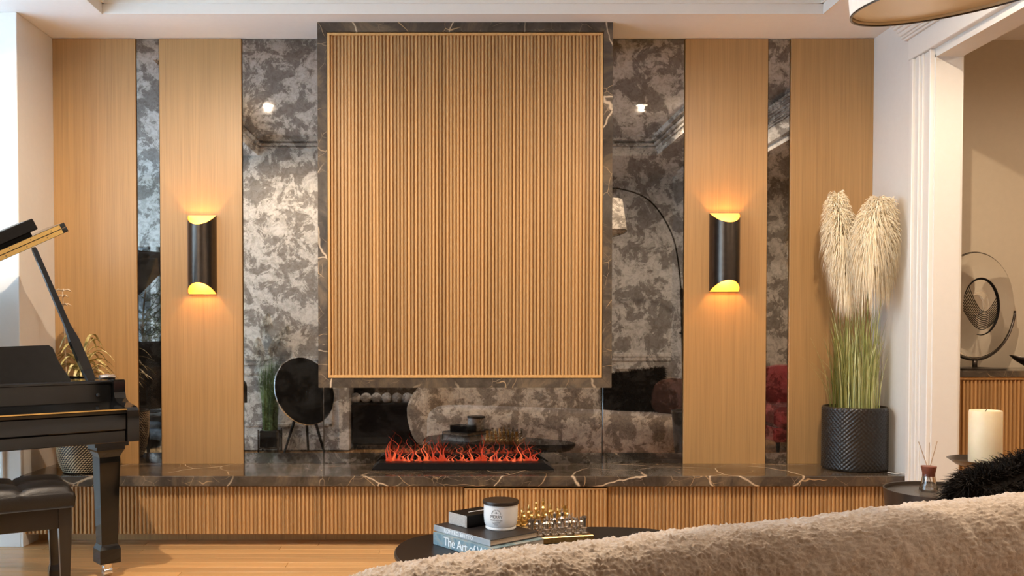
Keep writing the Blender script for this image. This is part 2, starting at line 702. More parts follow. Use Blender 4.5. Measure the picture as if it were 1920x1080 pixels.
for k, (p, z0, z1) in enumerate(((.045, .105, .118), (.055, .118, .130), (.062, .130, .150), (.072, .150, .168), (.086, .168, .182), (.094, .182, .196), (.104, .196, .215))):
    MB().box(XR - p, XR + .001, ya - p * .6, yb + p * .6, zh0 + z0, zh0 + z1, .003).build('crown_step', M['trim'], d1)
# far-room side casing and room
MB().box(JX, JX + .02, D_J - D, D_J - D + .09, 0, ZH + .08, .004).build('rear_casing', M['trim'], d1)
MB().box(JX, JX + .02, D_E - D, D_J - D, ZH, ZH + .08, .004).build('rear_casing', M['trim'], d1)
struct('wall_far_right', MB().box(XW1, XW1 + WT, -8, .2, 0, ZC), M['tan'])
struct('baseboard_right', MB().box(XR - .014, XR, D_C0 - D, 0, 0, .10, .003), M['trim'])
# room shell behind the hall's sides (keeps daylight to the windows)
struct('wall_rear', MB().box(XW0 - .1, XW1, -8.12, -8.0, 0, ZC), M['wallwhite'])

# ceiling downlights
for x, a, z, lab in ((-1.45, 2.9, ZC + TRAY, 'piano'), (1.51, 2.9, ZC + TRAY, 'sofa'), (3.6, 2.6, ZC, 'side room')):
    t = thing('downlight', f'round white recessed ceiling downlight above the {lab}', 'ceiling light', W(x, a, z), 0, 'recessed downlights')
    MB().lathe([(.062, -.004), (.062, .0), (.048, .0), (.045, -.004), (.062, -.004)], 28, cap=False).build('trim_ring', M['trim'], t)
    MB().lathe([(.0, -.002), (.046, -.002), (.046, .0)], 28, cap=False).build('lens', emit('downlight_lens', (1, .86, .68), 7), t)
LW = (1, .80, .60)
# the two ceiling downlights reflected in the mirrors, and the lamp of the adjoining room
spot('downlight_piano_offscreen', W(-1.45, 2.9, ZC + TRAY - .02), 250, 3.0, LW, .016, .45)
spot('downlight_sofa_offscreen', W(1.51, 2.9, ZC + TRAY - .02), 170, 3.0, LW, .016, .45)
spot('downlight_side_room_offscreen', W(3.6, 2.6, ZC - .02), 112, 3.08, LW, .035, .25)

# =================================================================== FEATURE WALL
ZB = ptz(500, 869, 0).z
BZ = pt(846, 869.2, D).z                      # bench top height
EDG = [101, 257, 300, 455, 1282.5, 1438.5, 1480, 1636]
EX = [pt(p, 470, D).x for p in EDG]


def wood_panel(x0, x1, label):
    o = MB().box(x0 + .002, x1 - .002, 0, .03, BZ - .002, ZC - .002, .002)
    c = ((x0 + x1) / 2, .0, BZ)
    o.v = [(v[0] - c[0], v[1] - c[1], v[2] - c[2]) for v in o.v]
    ob = link('oak_wall_panel', o.mesh('oak_wall_panel', M['oak']))
    ob.location = c
    return tag(ob, label, 'wall panel', 'oak veneer wall panels')


wood_panel(EX[0], EX[1], 'plain oak veneer wall panel behind the woven pot and piano lid prop')
wood_panel(EX[2], EX[3], 'oak veneer wall panel carrying the sconce beside the piano')
wood_panel(EX[4], EX[5], 'oak veneer wall panel carrying the sconce on the pampas grass side')
wood_panel(EX[6], EX[7], 'plain oak veneer wall panel behind the pampas grass pot')
SE0, SE1 = pt(606.5, 800, D).x, pt(1130, 800, D).x


def mirror_panel(x0, x1, label):
    m = MB().box(x0 + .0012, x1 - .0012, .010, .03, BZ - .002, ZC - .002, .0015)
    c = ((x0 + x1) / 2, .0, BZ)
    m.v = [(v[0] - c[0], v[1] - c[1], v[2] - c[2]) for v in m.v]
    ob = link('antique_mirror', m.mesh('antique_mirror', M['mirror']))
    ob.location = c
    return tag(ob, label, 'mirror', 'antiqued mirror wall panels')


mirror_panel(EX[1], EX[2], 'narrow strip of mottled antique mirror between oak panels near the piano')
mirror_panel(EX[3], SE0, 'wide mottled antique mirror reflecting the round black speaker')
mirror_panel(SE0, SE1, 'wide antique mirror behind the flames and slatted panel')
mirror_panel(SE1, EX[4], 'mottled antique mirror reflecting the arc lamp pole and fur pillow')
mirror_panel(EX[5], EX[6], 'narrow strip of mottled antique mirror reflecting the red armchair')

# marble bench top
D_B = 4.61
BXR = pt(1702, 900, D_B).x
ZMB = pt(846, 912.3, D_B).z
bt = MB().box(XL, BXR, D_B - D, .01, ZMB, BZ, .004)
tag(bt.build('marble_ledge', M['marble']), 'long dark brown veined marble ledge running under the mirrors', 'ledge')

# low fluted cabinets under the ledge
D_CF = 4.645
ZF0 = pt(846, 1002, D_CF).z
slat_low = MB()
SD = .012


def slat_mesh(h, w, dep):
    m = MB()
    pr = [(-w / 2, 0), (-w / 2, -dep * .55), (-w * .3, -dep), (w * .3, -dep), (w / 2, -dep * .55), (w / 2, 0)]
    m.rings([[(x, y, 0) for x, y in pr], [(x, y, h) for x, y in pr]])
    return m.mesh('slat', M['slat'])


HF = ZMB - ZF0
xs = [pt(p, 950, D_CF).x for p in (333, 603, 870, 1138, 1410, 1686)]
xs = [XL + .001] + xs
labs = ['behind the piano leg', 'under the marble ledge between the piano leg and the next seam', 'beneath the burner, left of the pulled-out drawer front', 'with the front pulled slightly out, behind the jar candle', 'beside the pulled-out front, toward the pampas grass', 'under the pampas grass pot']
labs = ['behind the piano leg and stool', 'below the mirror that reflects the black disc speaker', 'below the flames beside the proud drawer front', 'with its front standing proud behind the chess set', 'under the oak panel with the sconce nearest the pampas grass', 'under the pampas grass pot']
sl_low = slat_mesh(HF - .006, .0128, SD)
sl_drawer = slat_mesh(HF - .016, .0128, SD)
for k in range(6):
    x0, x1 = xs[k], xs[k + 1]
    pro = .018 if k == 3 else 0
    t = thing('low_cabinet', f'low fluted oak cabinet unit {labs[k]}', 'cabinet', ((x0 + x1) / 2, D_CF - D, 0), 0, 'fluted cabinet units under the marble ledge', True)
    yf = D_CF - D
    MB().box(x0 + .001, x1 - .001, yf + .03, .0, ZF0 + .004, ZMB).build('body', M['oakback'], t)
    MB().box(x0 + .001, x1 - .001, yf + .15, yf + .17, 0, ZF0 + .006).build('toe_kick', M['oakframe'], t)
    zt = ZMB - (.011 if k == 3 else .003)
    dr = MB().box(x0 + .0015, x1 - .0015, yf + SD - pro, yf + .030 - pro, ZF0, zt)
    if k == 3:
        dr.box(x0 + .0015, x1 - .0015, yf - pro - .001, yf + .030 - pro, zt - .008, zt)
    door = dr.build('drawer_front' if k == 3 else 'door', M['oakback'] if k != 3 else M['oakframe'], t)
    n = round((x1 - x0) / .0203)
    pw = (x1 - x0 - .004) / n
    for i in range(n):
        o = link('slat', sl_drawer if k == 3 else sl_low, door)
        o.location = (x0 + .002 + pw * (i + .5) - t.location.x, SD + .001 - pro, ZF0 + .002)

# slatted cover panel with marble frame
D_F = 4.79
FXL, FXR = pt(596, 400, D_F).x, pt(1148, 400, D_F).x
FZ1, FZ0 = ZC + .004, pt(846, 727, D_F).z
YF = D_F - D
t = thing('slatted_panel', 'large slatted oak panel framed in dark brown marble above the flames', 'panel', ((FXL + FXR) / 2, YF, FZ0), 0, None, True)
FW = .050
MB().box(FXL + .004, FXR - .004, YF + .04, .009, FZ0 + .004, FZ1 - .006).build('body', M['marble'], t)


def mitred(x0, z0, x1, z1, x2, z2, x3, z3, name):
    m = MB()
    pl = [(x0, z0), (x1, z1), (x2, z2), (x3, z3)]
    m.add([(x, YF, z) for x, z in pl] + [(x, YF + .05, z) for x, z in pl],
          [(0, 1, 2, 3), (7, 6, 5, 4), (0, 4, 5, 1), (1, 5, 6, 2), (2, 6, 7, 3), (3, 7, 4, 0)])
    return m.build(name, M['marble'], t)


g = .0008
ZT = FZ1 - .004
mitred(FXL, ZT, FXL + FW, ZT - FW, FXR - FW, ZT - FW, FXR, ZT, 'frame_rail')
mitred(FXL + FW, FZ0 + FW, FXL, FZ0, FXR, FZ0, FXR - FW, FZ0 + FW, 'frame_rail')
mitred(FXL, FZ0 + g, FXL + FW - g, FZ0 + FW, FXL + FW - g, ZT - FW, FXL, ZT - g, 'frame_stile')
mitred(FXR - FW + g, FZ0 + FW, FXR, FZ0 + g, FXR, ZT - g, FXR - FW + g, ZT - FW, 'frame_stile')
wx0, wx1, wz0, wz1 = FXL + FW + .002, FXR - FW - .002, FZ0 + FW + .002, ZT - FW - .005
OW = .013
m = MB()
m.box(wx0, wx1, YF - .003, YF + .03, wz1 - OW, wz1, .001).box(wx0, wx1, YF - .003, YF + .03, wz0, wz0 + OW * 1.2, .001)
m.box(wx0, wx0 + OW, YF - .003, YF + .03, wz0 + OW * 1.2, wz1 - OW, .001).box(wx1 - OW, wx1, YF - .003, YF + .03, wz0 + OW * 1.2, wz1 - OW, .001)
m.build('wood_frame', M['oakframe'], t)
MB().box(wx0, wx1, YF + .018, YF + .032, wz0, wz1).build('backing', M['oakback'], t)
n = 77
pw = (wx1 - wx0 - 2 * OW) / n
sm = slat_mesh(wz1 - wz0 - OW * 2.2, pw * .70, .011)
for i in range(n):
    o = link('slat', sm, t)
    o.location = Vector((wx0 + OW + pw * (i + .5), YF + .0182, wz0 + OW * 1.2)) - t.location


# ------------------------------------------------------------------- sconces
def sconce(pxl, pxr, pyt, pyb, label):
    ds = D - .02
    a, b = pt(pxl, pyt, ds), pt(pxr, pyb, ds)
    c = pt((pxl + pxr) / 2, (pyt + pyb) / 2, D)
    w = (b.x - a.x) / 2
    h = (a.z - b.z) / 2
    t = thing('wall_sconce', label, 'wall lamp', (c.x, 0, c.z), 0, 'half-round wall sconces')
    n, rings = 40, []
    dep = .105
    m = MB()
    for rr, flip in ((1.0, 1), (.965, -1)):
        vs, fs = [], []
        for i in range(n + 1):
            th = PI * i / n
            s = math.sin(th)
            zz = h - .060 * s ** 1.25
            x, y = -w * rr * math.cos(th), -dep * rr * s - .001
            for q in range(7):
                vs.append((x, y, -zz + 2 * zz * q / 6))
        for i in range(n):
            for q in range(6):
                f = (i * 7 + q, (i + 1) * 7 + q, (i + 1) * 7 + q + 1, i * 7 + q + 1)
                fs.append(f if flip > 0 else tuple(reversed(f)))
        if rr == 1.0:
            m.add(vs, fs).build('shell', M['bronze'], t, 'all')
            outer = vs
        else:
            MB().add(vs, fs).build('gold_lining', M['sconcegold'], t, 'all')
            rim = MB()
            for q in (0, 6):
                o_ = [outer[i * 7 + q] for i in range(n + 1)]
                i_ = [vs[i * 7 + q] for i in range(n + 1)]
                rim.add(o_ + i_, [(i, i + 1, n + 2 + i, n + 1 + i) for i in range(n)])
            rim.build('rim', M['brass'], t)
    MB().box(-w * .97, w * .97, -.007, .0, -h, h).build('backplate', M['sconcegold'], t)
    MB().box(-w * .8, w * .8, -dep * .55, -.006, -.012, .012).build('bulb_bracket', M['bronze'], t)
    for sg in (-1, 1):
        z = sg * h * .40
        MB().lathe([(.0, -.016), (.011, -.014), (.014, 0), (.011, .014), (0, .016)], 14, (0, -.038, z)).build('bulb', emit('sconce_bulb', (1, .45, .10), 12), t, True)
        l = bpy.data.lights.new('sconce_glow', 'POINT')
        l.energy = 6.5
        l.color = (1, .55, .17)
        l.shadow_soft_size = .012
        o = bpy.data.objects.new('sconce_glow', l)
        o.location = (c.x, -.040, c.z + sg * (h * .40 + .022))
        COL.objects.link(o)
    return t


sconce(353, 407, 404, 552, 'dark bronze half-round sconce glowing amber on the oak panel beside the piano')
sconce(1330, 1385, 400, 547.5, 'dark bronze half-round sconce glowing amber on the panel near the pampas grass')

# ------------------------------------------------------------------- vapour fire
bp0, bp1 = ptz(697, 882, BZ), ptz(1040, 883, BZ)
t = thing('fire_burner', 'long low black burner tray with red flames on the marble ledge', 'fireplace', ((bp0.x + bp1.x) / 2, bp0.y + .1, BZ), 0, None, True)
x0, x1, yb0 = bp0.x, bp1.x, bp0.y
m = MB()
lo = [(x0, yb0), (x1, yb0), (x1, yb0 + .2), (x0, yb0 + .2)]
hi = [(x0 + .035, yb0 + .03), (x1 - .045, yb0 + .03), (x1 - .045, yb0 + .17), (x0 + .035, yb0 + .17)]
m.rings([[(x, y, BZ) for x, y in lo], [(x, y, BZ + .006) for x, y in lo], [(x, y, BZ + .034) for x, y in hi]])
m.build('tray', M['satinblack'], t)
MB().box(x0 + .06, x1 - .07, yb0 + .085, yb0 + .115, BZ + .030, BZ + .0355).build('slot', M['blackplastic'], t)
fm = emit('flame', (1, .075, .018), .62, .55)
fm2 = emit('flame_core', (1, .15, .045), 1.0, .7)
fx0, fx1 = x0 + .065, x1 - .075
nfl = 66
for i in range(nfl):
    u = (i + R.uniform(.1, .9)) / nfl
    x = fx0 + (fx1 - fx0) * u
    dens = .6 + .4 * math.sin(u * 21 + 1) + .25 * math.sin(u * 53)
    hgt = R.uniform(.015, .05) + max(0, dens) * R.uniform(.0, .085)
    if R.random() < .12:
        hgt += .05
    wd = R.uniform(.004, .013)
    amp, ph, fr = R.uniform(.006, .024), R.uniform(0, 6.3), R.uniform(4, 8)
    y = yb0 + .1 + R.uniform(-.012, .012)
    pts_, ws = [], []
    for k in range(9):
        s = k / 8
        pts_.append((x + amp * s * 1.6 * math.sin(ph + fr * s), y + .4 * amp * math.cos(ph + fr * s), BZ + .033 + hgt * s))
        ws.append(max(.0006, wd * (1 - s) ** 2.6 + .0018 * (1 - s) ** .5))
    mm = MB()
    rg = []
    for p, w_ in zip(pts_, ws):
        rg.append([(p[0] + w_ * math.cos(q), p[1] + w_ * .35 * math.sin(q), p[2]) for q in [2 * PI * j / 6 for j in range(6)]])
    mm.rings(rg).build('flame', fm if R.random() < .7 else fm2, t, 'all')

# =================================================================== COFFEE TABLE GROUP
TZ = .30
tp = crom([(-.21, 3.36, 0), (-.13, 3.56, 0), (.12, 3.67, 0), (.42, 3.72, 0), (.66, 3.73, 0), (.83, 3.69, 0), (.895, 3.60, 0), (.82, 3.44, 0), (.55, 3.22, 0), (.28, 3.04, 0), (.02, 3.0, 0), (-.16, 3.13, 0)], 8, True)
ctr = Vector((.34, 3.38, 0))
t = thing('coffee_table', 'low dark pebble-shaped coffee table in front of the cream sofa', 'table', W(.34, 3.38, 0), 0, None, True)
rg = []
for sc, z in ((.80, TZ - .075), (.93, TZ - .055), (.985, TZ - .03), (1.0, TZ - .014), (.997, TZ - .004), (.988, TZ)):
    rg.append([W((ctr.x + (p.x - ctr.x) * sc), (ctr.y + (p.y - ctr.y) * sc), z) for p in tp])
m = MB().rings([[tuple(reversed(r))[0:0] or tuple(p) for p in reversed(r)] for r in rg])
M['tabletop'] = plain('dark_stained_wood', (.014, .011, .009), .34, 0, .25, 18, Specular_IOR_Level=.35)
m.build('tabletop', M['tabletop'], t, True)
for lx, la, r0, r1 in ((.02, 3.30, .09, .12), (.68, 3.55, .10, .13), (.38, 3.22, .07, .09)):
    MB().lathe([(r1, 0), (r1, .01), (r0, TZ - .085), (r0 * 1.1, TZ - .07)], 28, W(lx, la, 0)).build('leg', M['tabletop'], t, True)

E1 = math.radians(38)                     # books' short-side direction


def book(name, c, sx, sy, z0, z1, cover, label, pages, spine_m, txt=None, tsize=.02, tcol=None, talign='CENTER', tx=0, tspace=1.0, rz=0.0):
    t = thing(name, label, 'book', W(c[0], c[1], z0), E1 + rz)
    hx, hy, h = sx / 2, sy / 2, z1 - z0
    th = .003
    m = MB().box(-hx, hx, -hy, hy, 0, th, .0008).box(-hx, hx, -hy, hy, h - th, h, .0008)
    m.build('cover', cover, t)
    MB().box(-hx - .001, -hx + .004, -hy, hy, 0, h, .0015).build('spine', spine_m, t)
    MB().box(-hx + .004, hx - .005, -hy + .005, hy - .005, th, h - th).build('pages', pages, t)
    if txt:
        # the spine faces local -x; reads along local -y
        mt = text_mb(txt, tsize, .0004, talign, tspace)
        rot = Matrix.Translation((-hx - .0012, tx, h / 2)) @ Matrix(((0, 0, -1, 0), (-1, 0, 0, 0), (0, 1, 0, 0), (0, 0, 0, 1)))
        mt.xf(rot).build('spine_lettering', tcol, t)
    return t


M['pages'] = plain('book_pages', (.55, .44, .33), .8, 0, .12, 200)
M['pagesw'] = plain('pale_book_pages', (.72, .68, .62), .8, 0, .08, 200)
t_ = NT('watercolour_spine')
t_.set(Roughness=.35)
v_ = t_.coords((1, 1, 1))
t_.color(t_.ramp(t_.noise(v_, 22, 6, .6, .8), [(.3, (.06, .12, .16)), (.5, (.20, .30, .34)), (.62, (.30, .30, .27)), (.75, (.55, .62, .62))]))
M['watercolour'] = t_.m
M['greyspine'] = plain('grey_blue_spine', (.33, .36, .38), .4, 0, .3, 9)
M['ink'] = plain('black_ink', (.012, .012, .012), .6)
M['whiteink'] = plain('white_ink', (.80, .82, .82), .5)
M['blackcover'] = plain('black_book_cover', (.016, .013, .012), .42, 0, .2)
ZB1, ZB2 = .346, .369
book('book', (.139, 3.371), .26, .34, TZ, ZB1, M['watercolour'], 'thick hardback with watercolour blue spine at the bottom of the stack', M['pagesw'], M['watercolour'], 'The Art of War', .047, M['whiteink'], 'LEFT', .105, .92)
book('book', (.128, 3.393), .234, .333, ZB1, ZB2, M['blackcover'], 'thinner black hardback with grey lettered spine under the candle', M['pages'], M['greyspine'], 'ROMERO BRITTO', .0195, M['whiteink'], 'LEFT', .10, 1.15)
# grey keepsake box
t = thing('keepsake_box', 'small charcoal box with pale end panel on the book stack', 'box', W(.088, 3.478, ZB2), E1)
MB().box(-.08, .08, -.056, .056, 0, .046, .0015).build('body', M['satinblack'], t)
M['greylinen'] = plain('grey_linen', (.40, .37, .335), .7, 0, .15, 300)
pn = MB().box(-.0812, -.0795, -.055, .055, .001, .045, .0006)
pn.build('end_panel', M['greylinen'], t)
MB().box(-.0822, -.081, -.047, .040, .004, .042, .0004).build('end_label', M['greylinen'], t)
m = MB()
for i in range(9):
    m.box(-.03 + i * .0088, -.03 + i * .0088 + .0062, -.006, .001 + R.uniform(-.001, .002), .046, .0463)
m.build('lid_marks', M['whiteink'], t)

# jar candle
t = thing('jar_candle', 'white glass jar candle with dark lid and printed label on the books', 'candle', W(.186, 3.392, ZB2), 0)
cr = .0640
t_ = NT('white_glazed_jar')
t_.set(Base_Color=(.80, .80, .78), Roughness=.18)
v_ = t_.coords()
t_.color(t_.ramp(t_.noise(v_, 4, 2), [(.3, (.76, .76, .75)), (.7, (.82, .81, .79))]))
M['jar'] = t_.m
MB().lathe([(0, .0), (cr * .86, .0), (cr * .90, .003), (cr * .90, .008), (cr * .82, .011), (cr * .90, .0135), (cr * .96, .022), (cr, .045), (cr * 1.0, .093), (0, .093)], 56, cap=False).build('jar', M['jar'], t, True)
MB().lathe([(0, .092), (cr * 1.0, .092), (cr * 1.055, .094), (cr * 1.065, .103), (cr * 1.04, .106), (0, .1065)], 56, cap=False).build('lid', plain('dark_lid', (.035, .024, .018), .33, .5, .15), t, True)


def wrap(mb, z, th0, r=cr + .0006):
    out = []
    for x, y, q in mb.v:
        a = th0 + x / r
        rr = r + q
        out.append((rr * math.cos(a), rr * math.sin(a), z + y))
    mb.v = out
    return mb


TH = -PI / 2 - .32
for txt, z, s, sp in (('MERRY', .053, .0155, .95), ('MISTLETOE', .0405, .0072, 1.35)):
    wrap(text_mb(txt, s, .0002, 'CENTER', sp), z, TH, cr + .0002).build('label_lettering', M['ink'], t)
m = MB()
arc = text_mb('SCENTSATIONAL', .0062, .0002, 'CENTER', 1.15)
RA = .0175
out = []
for x, y, q in arc.v:
    a = PI / 2 - x / RA * .98
    out.append(((RA + y) * math.cos(a), (RA + y) * math.sin(a) - RA, q))
arc.v = out
wrap(arc, .0785, TH, cr + .0002).build('label_lettering', M['ink'], t)
m = MB()
for j, (z, ws) in enumerate(((.0325, 12), (.0285, 10), (.0240, 5))):
    for i in range(ws):
        x = (i - ws / 2 + .5) * .0027
        m.add([(x - .001, -.0007, 0), (x + .001, -.0007, 0), (x + .001, .0007, 0), (x - .001, .0007, 0)], [(0, 1, 2, 3)])
        m.v[-4:] = [(a, b + z, c) for a, b, c in m.v[-4:]]
m.add([(-.0028, .0655, 0), (.0028, .0655, 0), (.0030, .0675, 0), (0, .0735, 0), (-.0030, .0675, 0)], [(0, 1, 2, 3, 4)])
for sx in (-1, 1):
    m.add([(sx * .0065 - .002, .0668, 0), (sx * .0065 + .002, .0668, 0), (sx * .0065 + .002, .0682, 0), (sx * .0065 - .002, .0682, 0)], [(0, 1, 2, 3)])
wrap(m, 0, TH, cr + .0003).build('label_print', M['ink'], t)

# chess set
BC = (.385, 3.565)
BR = math.radians(14)
BH = .026
bs = .27
M['boardgold'] = plain('antique_gold', (.45, .30, .12), .32, 1.0, .25, 60)
M['silver'] = plain('antique_silver', (.62, .58, .54), .26, 1.0, .2, 60)
M['goldpiece'] = plain('gold_chess_metal', (.72, .52, .22), .28, 1.0, .25, 60)
t = thing('chess_board', 'square bronze chess board crowded with metal figures on the dark table', 'game board', W(BC[0], BC[1], TZ), BR)
h = bs / 2
MB().box(-h, h, -h, h, 0, BH, .003).build('base', M['boardgold'], t)
q = bs * .9 / 8
sq_d = MB().box(-q / 2, q / 2, -q / 2, q / 2, 0, .0012).mesh('square', plain('board_dark', (.05, .03, .02), .25, .6))
sq_l = MB().box(-q / 2, q / 2, -q / 2, q / 2, 0, .0012).mesh('square', plain('board_light', (.60, .46, .25), .3, .7))
for i in range(8):
    for j in range(8):
        o = link('square', sq_d if (i + j) % 2 else sq_l, t)
        o.location = ((i - 3.5) * q, (j - 3.5) * q, BH - .0002)


def piece_mesh(kind, mat):
    m = MB()
    b = [(.0, 0), (.0115, 0), (.0115, .004), (.0085, .006), (.0085, .014), (.0100, .0155), (.0100, .017), (.0050, .019)]
    if kind == 'pawn':
        m.lathe(b + [(.0040, .026), (.0068, .030), (.0032, .034), (.0052, .038), (.0044, .043), (.0, .0455)], 10, cap=False)
        m.tube([(-.0068, 0, .029), (-.0075, -.004, .036)], .0014, 5).tube([(.0068, 0, .029), (.008, -.005, .024)], .0014, 5)
    elif kind == 'rook':
        m.lathe(b + [(.0058, .022), (.0052, .040), (.0082, .044), (.0082, .050), (.0055, .050), (.0055, .047), (0, .047)], 10, cap=False)
    elif kind == 'knight':
        m.lathe(b + [(.0058, .024), (.0, .026)], 10, cap=False)
        m.tube([(0, .004, .022), (0, .003, .034), (0, -.001, .043), (0, -.009, .043), (0, -.012, .038)], [.006, .0055, .005, .0042, .0028], 7)
        m.tube([(0, .002, .045), (0, .004, .052)], [.002, .0005], 5)
    elif kind == 'bishop':
        m.lathe(b + [(.0044, .030), (.0074, .035), (.0036, .041), (.0054, .047), (.0026, .056), (0, .061)], 10, cap=False)
        m.tube([(-.0075, 0, .034), (-.0105, -.003, .044), (-.0105, -.003, .060)], .0011, 5)
    elif kind == 'queen':
        m.lathe(b + [(.0075, .022), (.0042, .038), (.0072, .044), (.0034, .050), (.0050, .055), (.0062, .062), (.0028, .063), (0, .067)], 10, cap=False)
        m.tube([(.007, 0, .042), (.0085, -.004, .034)], .0015, 5)
    else:
        m.lathe(b + [(.0085, .022), (.0048, .040), (.0080, .047), (.0036, .053), (.0052, .059), (.0060, .065), (.0022, .067), (.0022, .076), (0, .077)], 10, cap=False)
        m.box(-.004, .004, -.001, .001, .070, .073)
        m.tube([(-.008, 0, .046), (-.0105, -.004, .038)], .0015, 5)
    return m.mesh('chess_' + kind, mat, True)


order = ['rook', 'knight', 'bishop', 'queen', 'king', 'bishop', 'knight', 'rook']
pm = {}
rotb = Matrix.Rotation(BR, 3, 'Z')
for side, (mat, cname, rows_) in enumerate(((M['goldpiece'], 'gold', (0, 1)), (M['silver'], 'silver', (7, 6)))):
    for i in range(8):
        for kind, col in ((order[i], rows_[0]), ('pawn', rows_[1])):
            key = (kind, cname)
            if key not in pm:
                pm[key] = piece_mesh(kind, mat)
            o = link('chess_' + kind, pm[key])
            # each army stands in two ranks along the board
            loc = rotb @ Vector(((i - 3.5) * q, (3.5 - col) * q, 0))
            o.location = W(BC[0] + loc.x, BC[1] + loc.y, TZ + BH + .0008)
            o.rotation_euler = (0, 0, BR + (0 if side == 0 else PI) + R.uniform(-.3, .3))
            o.scale = (1.25, 1.25, 1.34)
            nm = order[i] if order[i] in ('king', 'queen') else order[i] + (" on the queen's side" if i < 4 else " on the king's side")
            lab = f'small {cname} metal chess pawn before its {nm}' if kind == 'pawn' else f'small {cname} metal chess {nm}, back rank of the board'
            tag(o, lab, 'chess piece', f'{cname} chess pieces on the board')

# =================================================================== SOFA
t_ = NT('cream_boucle')
t_.set(Roughness=.95)
t_.b.inputs['Sheen Weight'].default_value = .5
v_ = t_.coords((1, 1, 1))
vo = t_.n('ShaderNodeTexVoronoi')
vo.inputs['Scale'].default_value = 120
t_.l(v_, vo.inputs['Vector'])
f_ = t_.noise(v_, 70, 5, .7, 1.5)
t_.color(t_.mix(t_.ramp(f_, [(.3, (.43, .33, .245)), (.55, (.64, .53, .42)), (.75, (.76, .67, .56))]), t_.ramp(t_.noise(v_, 6, 2), [(.3, (.88, .86, .84)), (.7, (1, 1, 1))]), 1.0, 'MULTIPLY'))
t_.bump(f_, .35, .004)
M['boucle'] = t_.m


def sofa_back():
    path = crom([(-.31, 1.86, .38), (-.25, 1.77, .56), (-.14, 1.675, .669), (.0, 1.645, .706), (.15, 1.675, .714), (.306, 1.725, .719), (.48, 1.80, .721), (.70, 1.885, .721), (1.03, 2.045, .722), (1.36, 2.18, .722), (1.66, 2.33, .722), (1.88, 2.48, .70), (2.02, 2.66, .655), (2.06, 2.86, .60), (2.03, 3.0, .50)], 62)
    n = len(path)
    m = MB()
    rings = []
    NP = 400
    for i, p in enumerate(path):
        a, b = path[max(i - 1, 0)], path[min(i + 1, n - 1)]
        tx, ty = b.x - a.x, b.y - a.y
        L = math.hypot(tx, ty) or 1
        nx, ny = -ty / L, tx / L            # toward the seat
        e = min(i, n - 1 - i) / 54.0
        rf = math.sqrt(max(0.02, 1 - (1 - min(1, e)) ** 2))
        z0, z1 = .07, p.z
        hz = (z1 - z0) / 2
        ht = .135 * rf
        ring = []
        for k in range(NP):
            # denser samples on the top half
            u = k / NP
            th = 2 * PI * u
            c, s = math.cos(th), math.sin(th)
            ex = 2 / 2.6
            ox = ht * math.copysign(abs(c) ** ex, c)
            oz = hz * (1 if True else rf) * math.copysign(abs(s) ** ex, s)
            lean = -.05 * (oz / hz)
            w = ox + lean
            P = Vector((p.x + nx * w, p.y + ny * w, (z0 + z1) / 2 + oz))
            nrm = Vector((nx * c, ny * c, s))
            ring.append((P, nrm))
        rings.append(ring)
    out = []
    for ring in rings:
        rr = []
        for P, nrm in ring:
            q = P * 135
            d = abs(noise.noise(q)) * 1.3 + abs(noise.noise(q * 2.1)) * .4 + noise.noise(q * .22) * .7
            rr.append(W(*(P + nrm * (.0066 * d))))
        out.append(rr)
    m.rings(out)
    return m, rings


sofa = thing('sofa', 'curved cream boucle sofa with rounded back beside the coffee table', 'sofa', W(.8, 2.3, 0), 0, None, True)
mb_, srings = sofa_back()
mb_.build('backrest', M['boucle'], sofa, 'all')
def slab(outline, z0, z1, rnd, name, parent, mat, nr=8):
    c = sum(outline, Vector()) / len(outline)
    n = len(outline)
    rg = []

    def inset(d):
        o = []
        for i, p in enumerate(outline):
            a, b = outline[i - 1], outline[(i + 1) % n]
            tx = (b - a)
            tx.z = 0
            tx.normalize()
            nn = Vector((-tx.y, tx.x, 0))
            if nn.dot(c - p) < 0:
                nn = -nn
            o.append(p + nn * d)
        return o
    for j in range(nr + 1):
        a = PI / 2 * j / nr
        rg.append((rnd * (1 - math.sin(a)), z0 + rnd * (1 - math.cos(a))))
    for j in range(nr + 1):
        a = PI / 2 * j / nr
        rg.append((rnd * (1 - math.cos(a)), z1 - rnd * (1 - math.sin(a))))
    R_ = [[W(p.x, p.y, z) for p in inset(d)] for d, z in rg]
    last = inset(rnd)
    for s in (.6, .25):
        R_.append([W(c.x + (p.x - c.x) * s, c.y + (p.y - c.y) * s, z1 + .012 * (1 - s)) for p in last])
    return MB().rings(R_).build(name, mat, parent, 'all')


seat = crom([(-.20, 1.92, 0), (-.19, 2.16, 0), (.02, 2.32, 0), (.35, 2.44, 0), (.8, 2.62, 0), (1.25, 2.86, 0), (1.6, 3.03, 0), (1.86, 3.03, 0), (1.96, 2.85, 0), (1.86, 2.55, 0), (1.5, 2.33, 0), (1.0, 2.10, 0), (.5, 1.89, 0), (.1, 1.76, 0), (-.08, 1.79, 0)], 8, True)
slab(seat, .05, .435, .13, 'seat', sofa, M['boucle'])


